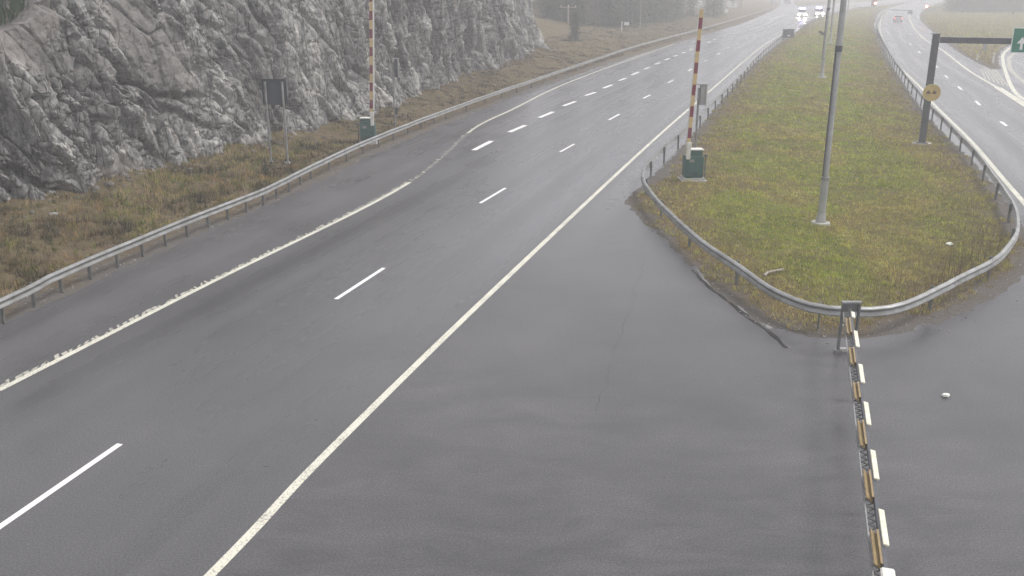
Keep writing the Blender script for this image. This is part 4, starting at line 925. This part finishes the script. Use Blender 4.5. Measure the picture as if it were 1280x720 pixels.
# ------------------------------------------------------------------ trees
def spruce_mesh(seed, Hh, Rb, z0=.04):
    r = random.Random(seed); V = []; f = []; z = Hh*z0
    while z < Hh*.985:
        t = 1-z/Hh; Rr = Rb*(t**.75)*r.uniform(.8, 1.1); nb = 9 if t > .4 else 7; a0 = r.random()*6.28
        for k in range(nb):
            a = a0+k*6.283/nb+r.uniform(-.25, .25); Lb_ = Rr*r.uniform(.65, 1.15); dp = -.18-.35*t
            ca, sa = math.cos(a), math.sin(a); ns = max(3, int(Lb_/.45))
            for j in range(ns):
                s_ = (j+.6)/ns*Lb_; wv = (.50*(1-s_/Lb_)+.22)*Lb_*.42; x, y, zz = ca*s_, sa*s_, z+dp*s_+.12*s_*s_/Lb_
                for m_ in range(3):
                    ox, oy = r.uniform(-1, 1)*wv, r.uniform(-.3, .3); ln = r.uniform(.25, .55); q_ = len(V)
                    px_, py_ = x-sa*ox+ca*oy, y+ca*ox+sa*oy; d1 = r.uniform(-.5, .5)
                    V += [(px_-sa*.16-ca*.1, py_+ca*.16-sa*.1, zz), (px_+sa*.16-ca*.1, py_-ca*.16-sa*.1, zz+.05*d1), (px_+ca*ln+sa*d1*.2, py_+sa*ln-ca*d1*.2, zz-ln*r.uniform(.2, .8))]; f.append((q_, q_+1, q_+2))
        z += Hh*.022*(1+t)
    return V, f
def make_me(name, V, f, mat):
    o = npmesh(name, np.array(V), np.array(f), M[mat]); return o
SP = []
for k, (Hh, Rb) in enumerate([(15, 2.9), (12, 2.5), (9, 2.1)]):
    root = empty('spruce_tree', (0, 0, 0)); B().tube((0, 0, -.4), (0, 0, Hh*.97), .20*Hh/14, .02, 8).done('trunk', 'bark', root); c_ = make_me('crown', *spruce_mesh(k+5, Hh, Rb), 'spruce_needles'); c_.parent = root; SP.append(root)
def bare_tree(seed, Hh, pale):
    r = random.Random(seed); root = empty('birch_tree' if pale else 'bare_tree', (0, 0, 0)); b = B(); b.tube((0, 0, -.3), (0, 0, Hh*.6), .13, .08, 8); b.tube((0, 0, Hh*.6), (.2, .1, Hh), .08, .015, 6); b.done('trunk', 'birch_bark' if pale else 'bark', root)
    V = []; f = []
    def seg(p, q_, w_):
        k = len(V); d = (q_-p).normalized(); s_ = d.cross(Vector((.3, .9, .1))).normalized()*w_; u_ = d.cross(s_).normalized()*w_
        for o_ in (s_, -s_*.5+u_*.87, -s_*.5-u_*.87): V.append(tuple(p+o_))
        V.append(tuple(q_)); f.extend([(k, k+1, k+3), (k+1, k+2, k+3), (k+2, k, k+3)])
    for _ in range(46):
        z = Hh*r.uniform(.15, .97); a = r.random()*6.28; L_ = (Hh-z)*.28+.7; p = Vector((0, 0, z)); q_ = p+Vector((math.cos(a)*L_, math.sin(a)*L_, L_*.9)); seg(p, q_, .03)
        for _k in range(9):
            s_ = p.lerp(q_, r.uniform(.2, 1)); e = s_+Vector((r.gauss(0, .4), r.gauss(0, .4), r.uniform(.1, .7))); seg(s_, e, .012)
            for _j in range(2): e2 = s_.lerp(e, r.uniform(.3, 1)); seg(e2, e2+Vector((r.gauss(0, .2), r.gauss(0, .2), r.uniform(0, .35))), .008)
    c_ = make_me('crown', V, f, 'bare_twigs'); c_.parent = root; return root
BT = [bare_tree(3, 9, True), bare_tree(8, 7, False)]
used = {}
def plant(src, x, y, z, s, label, group, cat=None):
    key = src.name; o = src if key not in used else clone(src); used[key] = 1
    o.location = (x, y, z); o.scale = (s, s, s*random.uniform(.92, 1.1)); o.rotation_euler = (0, 0, random.random()*6.28)
    o['label'] = label; o['category'] = cat or ('birch' if 'birch' in src.name else 'tree'); o['group'] = group
# forest edge behind the rock face: front row from the photo, the rest stepping back
r = random.Random(12)
front = [(684, 22), (692, 24), (700, 26), (708, 27), (722, 30), (731, 31), (741, 32), (752, 33), (763, 34), (772, 34), (783, 33), (794, 33), (804, 31), (814, 29), (826, 27), (838, 25), (848, 22)]
LBF = 'grey-green misty spruce in the dense forest beyond the end of the rock face'
for px, py in front:
    q = GT(px, py); plant(SP[r.randrange(3)], q.x, q.y, q.z-.2, r.uniform(.85, 1.15), LBF, 'spruces in the forest beyond the rock face')
    for k in range(2):
        y = q.y+r.uniform(6, 16)*(k+1); x = q.x*y/q.y+r.uniform(-3, 3); plant(SP[r.randrange(2)], x, y, hz(x, y)-.2, r.uniform(.9, 1.3), LBF, 'spruces in the forest beyond the rock face')
q = GT(718, 50); lone = clone(SP[2]); lone.location = (q.x, q.y, q.z-.1); lone.scale = (.62, .62, .40)
tag(lone, 'small dark spruce standing alone on the brown slope just past the rock', 'tree'); lone.pop('group', None)
for px, py, s in [(884, 21, 1.0), (892, 22, 1.1), (900, 19, .9)]:
    q = GT(px, py); plant(SP[1], q.x, q.y, q.z-.2, s, 'spruce in the small clump above the left verge left of the round sign', 'spruce clump by the round sign')
for px, py in [(856, 22), (866, 19), (833, 28), (916, 14), (926, 12), (743, 38), (800, 36)]:
    q = GT(px, py); plant(BT[r.randrange(2)], q.x, q.y, q.z, r.uniform(.6, 1.0), 'leafless tree at the upper edge of the left verge', 'leafless trees above the left verge', 'tree')
# forest behind the right-hand meadow
LBR = 'dark hazy tree in the forest line behind the right-hand meadow'
for k in range(34):
    px = 1186+k*3.6+r.uniform(-1.5, 1.5); q = G(px, 15.5+r.uniform(-1.5, .3)); y = q[1]; plant(SP[r.randrange(3)], q[0], y, hz(q[0], y)-.2, r.uniform(.9, 1.2), LBR, 'trees behind the right-hand meadow')
    if k % 2 == 0: y2 = y+r.uniform(8, 25); plant(SP[r.randrange(3)], q[0]*y2/y, y2, hz(q[0]*y2/y, y2)-.2, r.uniform(.9, 1.2), LBR, 'trees behind the right-hand meadow')
# trees on the hill above the left end of the rock
for px, y, s in [(-40, 44, .6), (-15, 47, .7), (2, 45.5, .5), (12, 49, .6), (24, 46.5, .4), (34, 50, .6), (46, 53, .55), (6, 55, .8), (30, 57, .8), (-30, 52, .8)]:
    x = (px-640)/F/1.035*y
    plant(SP[r.randrange(2)], x, y, 5.6, s, 'dark spruce on the hill above the left end of the rock face', 'spruces on the hill at the far left')
# ------------------------------------------------------------------ light, air
w = bpy.data.worlds.new('World'); sc.world = w; w.use_nodes = True; nt = w.node_tree; bg = nt.nodes['Background']
SUN_EL, SUN_AZ = R(56), R(85)
sky = nt.nodes.new('ShaderNodeTexSky'); sky.sky_type = 'NISHITA'; sky.sun_disc = False; sky.sun_elevation = SUN_EL; sky.sun_rotation = SUN_AZ
sky.dust_density = 4; sky.air_density = 1.0; sky.ozone_density = 1
hs = nt.nodes.new('ShaderNodeHueSaturation'); hs.inputs['Saturation'].default_value = .22
mixn = nt.nodes.new('ShaderNodeMix'); mixn.data_type = 'RGBA'; mixn.inputs[0].default_value = .55; mixn.inputs[7].default_value = (6.75, 6.68, 7.1, 1)
nt.links.new(sky.outputs[0], hs.inputs['Color']); nt.links.new(hs.outputs[0], mixn.inputs[6]); nt.links.new(mixn.outputs[2], bg.inputs[0]); bg.inputs[1].default_value = .12
sd_ = bpy.data.lights.new('sun', 'SUN'); sd_.energy = 1.3; sd_.angle = R(16); sd_.color = (1, .97, .93)
so = bpy.data.objects.new('sun', sd_); COL.objects.link(so)
dirv = Vector((math.sin(SUN_AZ)*math.cos(SUN_EL), math.cos(SUN_AZ)*math.cos(SUN_EL), math.sin(SUN_EL)))
so.rotation_euler = dirv.to_track_quat('Z', 'Y').to_euler(); so.location = (0, 0, 60)
HAZE = .0026
hb = B(); hb.box((120, 440, 12.8), (2200, 1200, 28)); hm = bpy.data.materials.new('haze_air'); hm.use_nodes = True; ht = hm.node_tree
for nd in list(ht.nodes): ht.nodes.remove(nd)
ho = ht.nodes.new('ShaderNodeOutputMaterial'); pv = ht.nodes.new('ShaderNodeVolumePrincipled'); pv.inputs['Color'].default_value = (.945, .945, .95, 1); pv.inputs['Density'].default_value = HAZE
pv.inputs['Anisotropy'].default_value = .1; ht.links.new(pv.outputs[0], ho.inputs['Volume'])
hz_ = hb.done('haze', hm); tag(hz_, kind='stuff')
vs_ = sc.view_settings; vs_.view_transform = 'Standard'; vs_.look = 'None'; vs_.gamma = 1; vs_.exposure = .70; vs_.use_curve_mapping = False
sc.cycles.max_bounces = 6; sc.cycles.diffuse_bounces = 3; sc.cycles.glossy_bounces = 3; sc.cycles.volume_bounces = 1; sc.cycles.use_denoising = True
sc.cycles.sample_clamp_indirect = 6
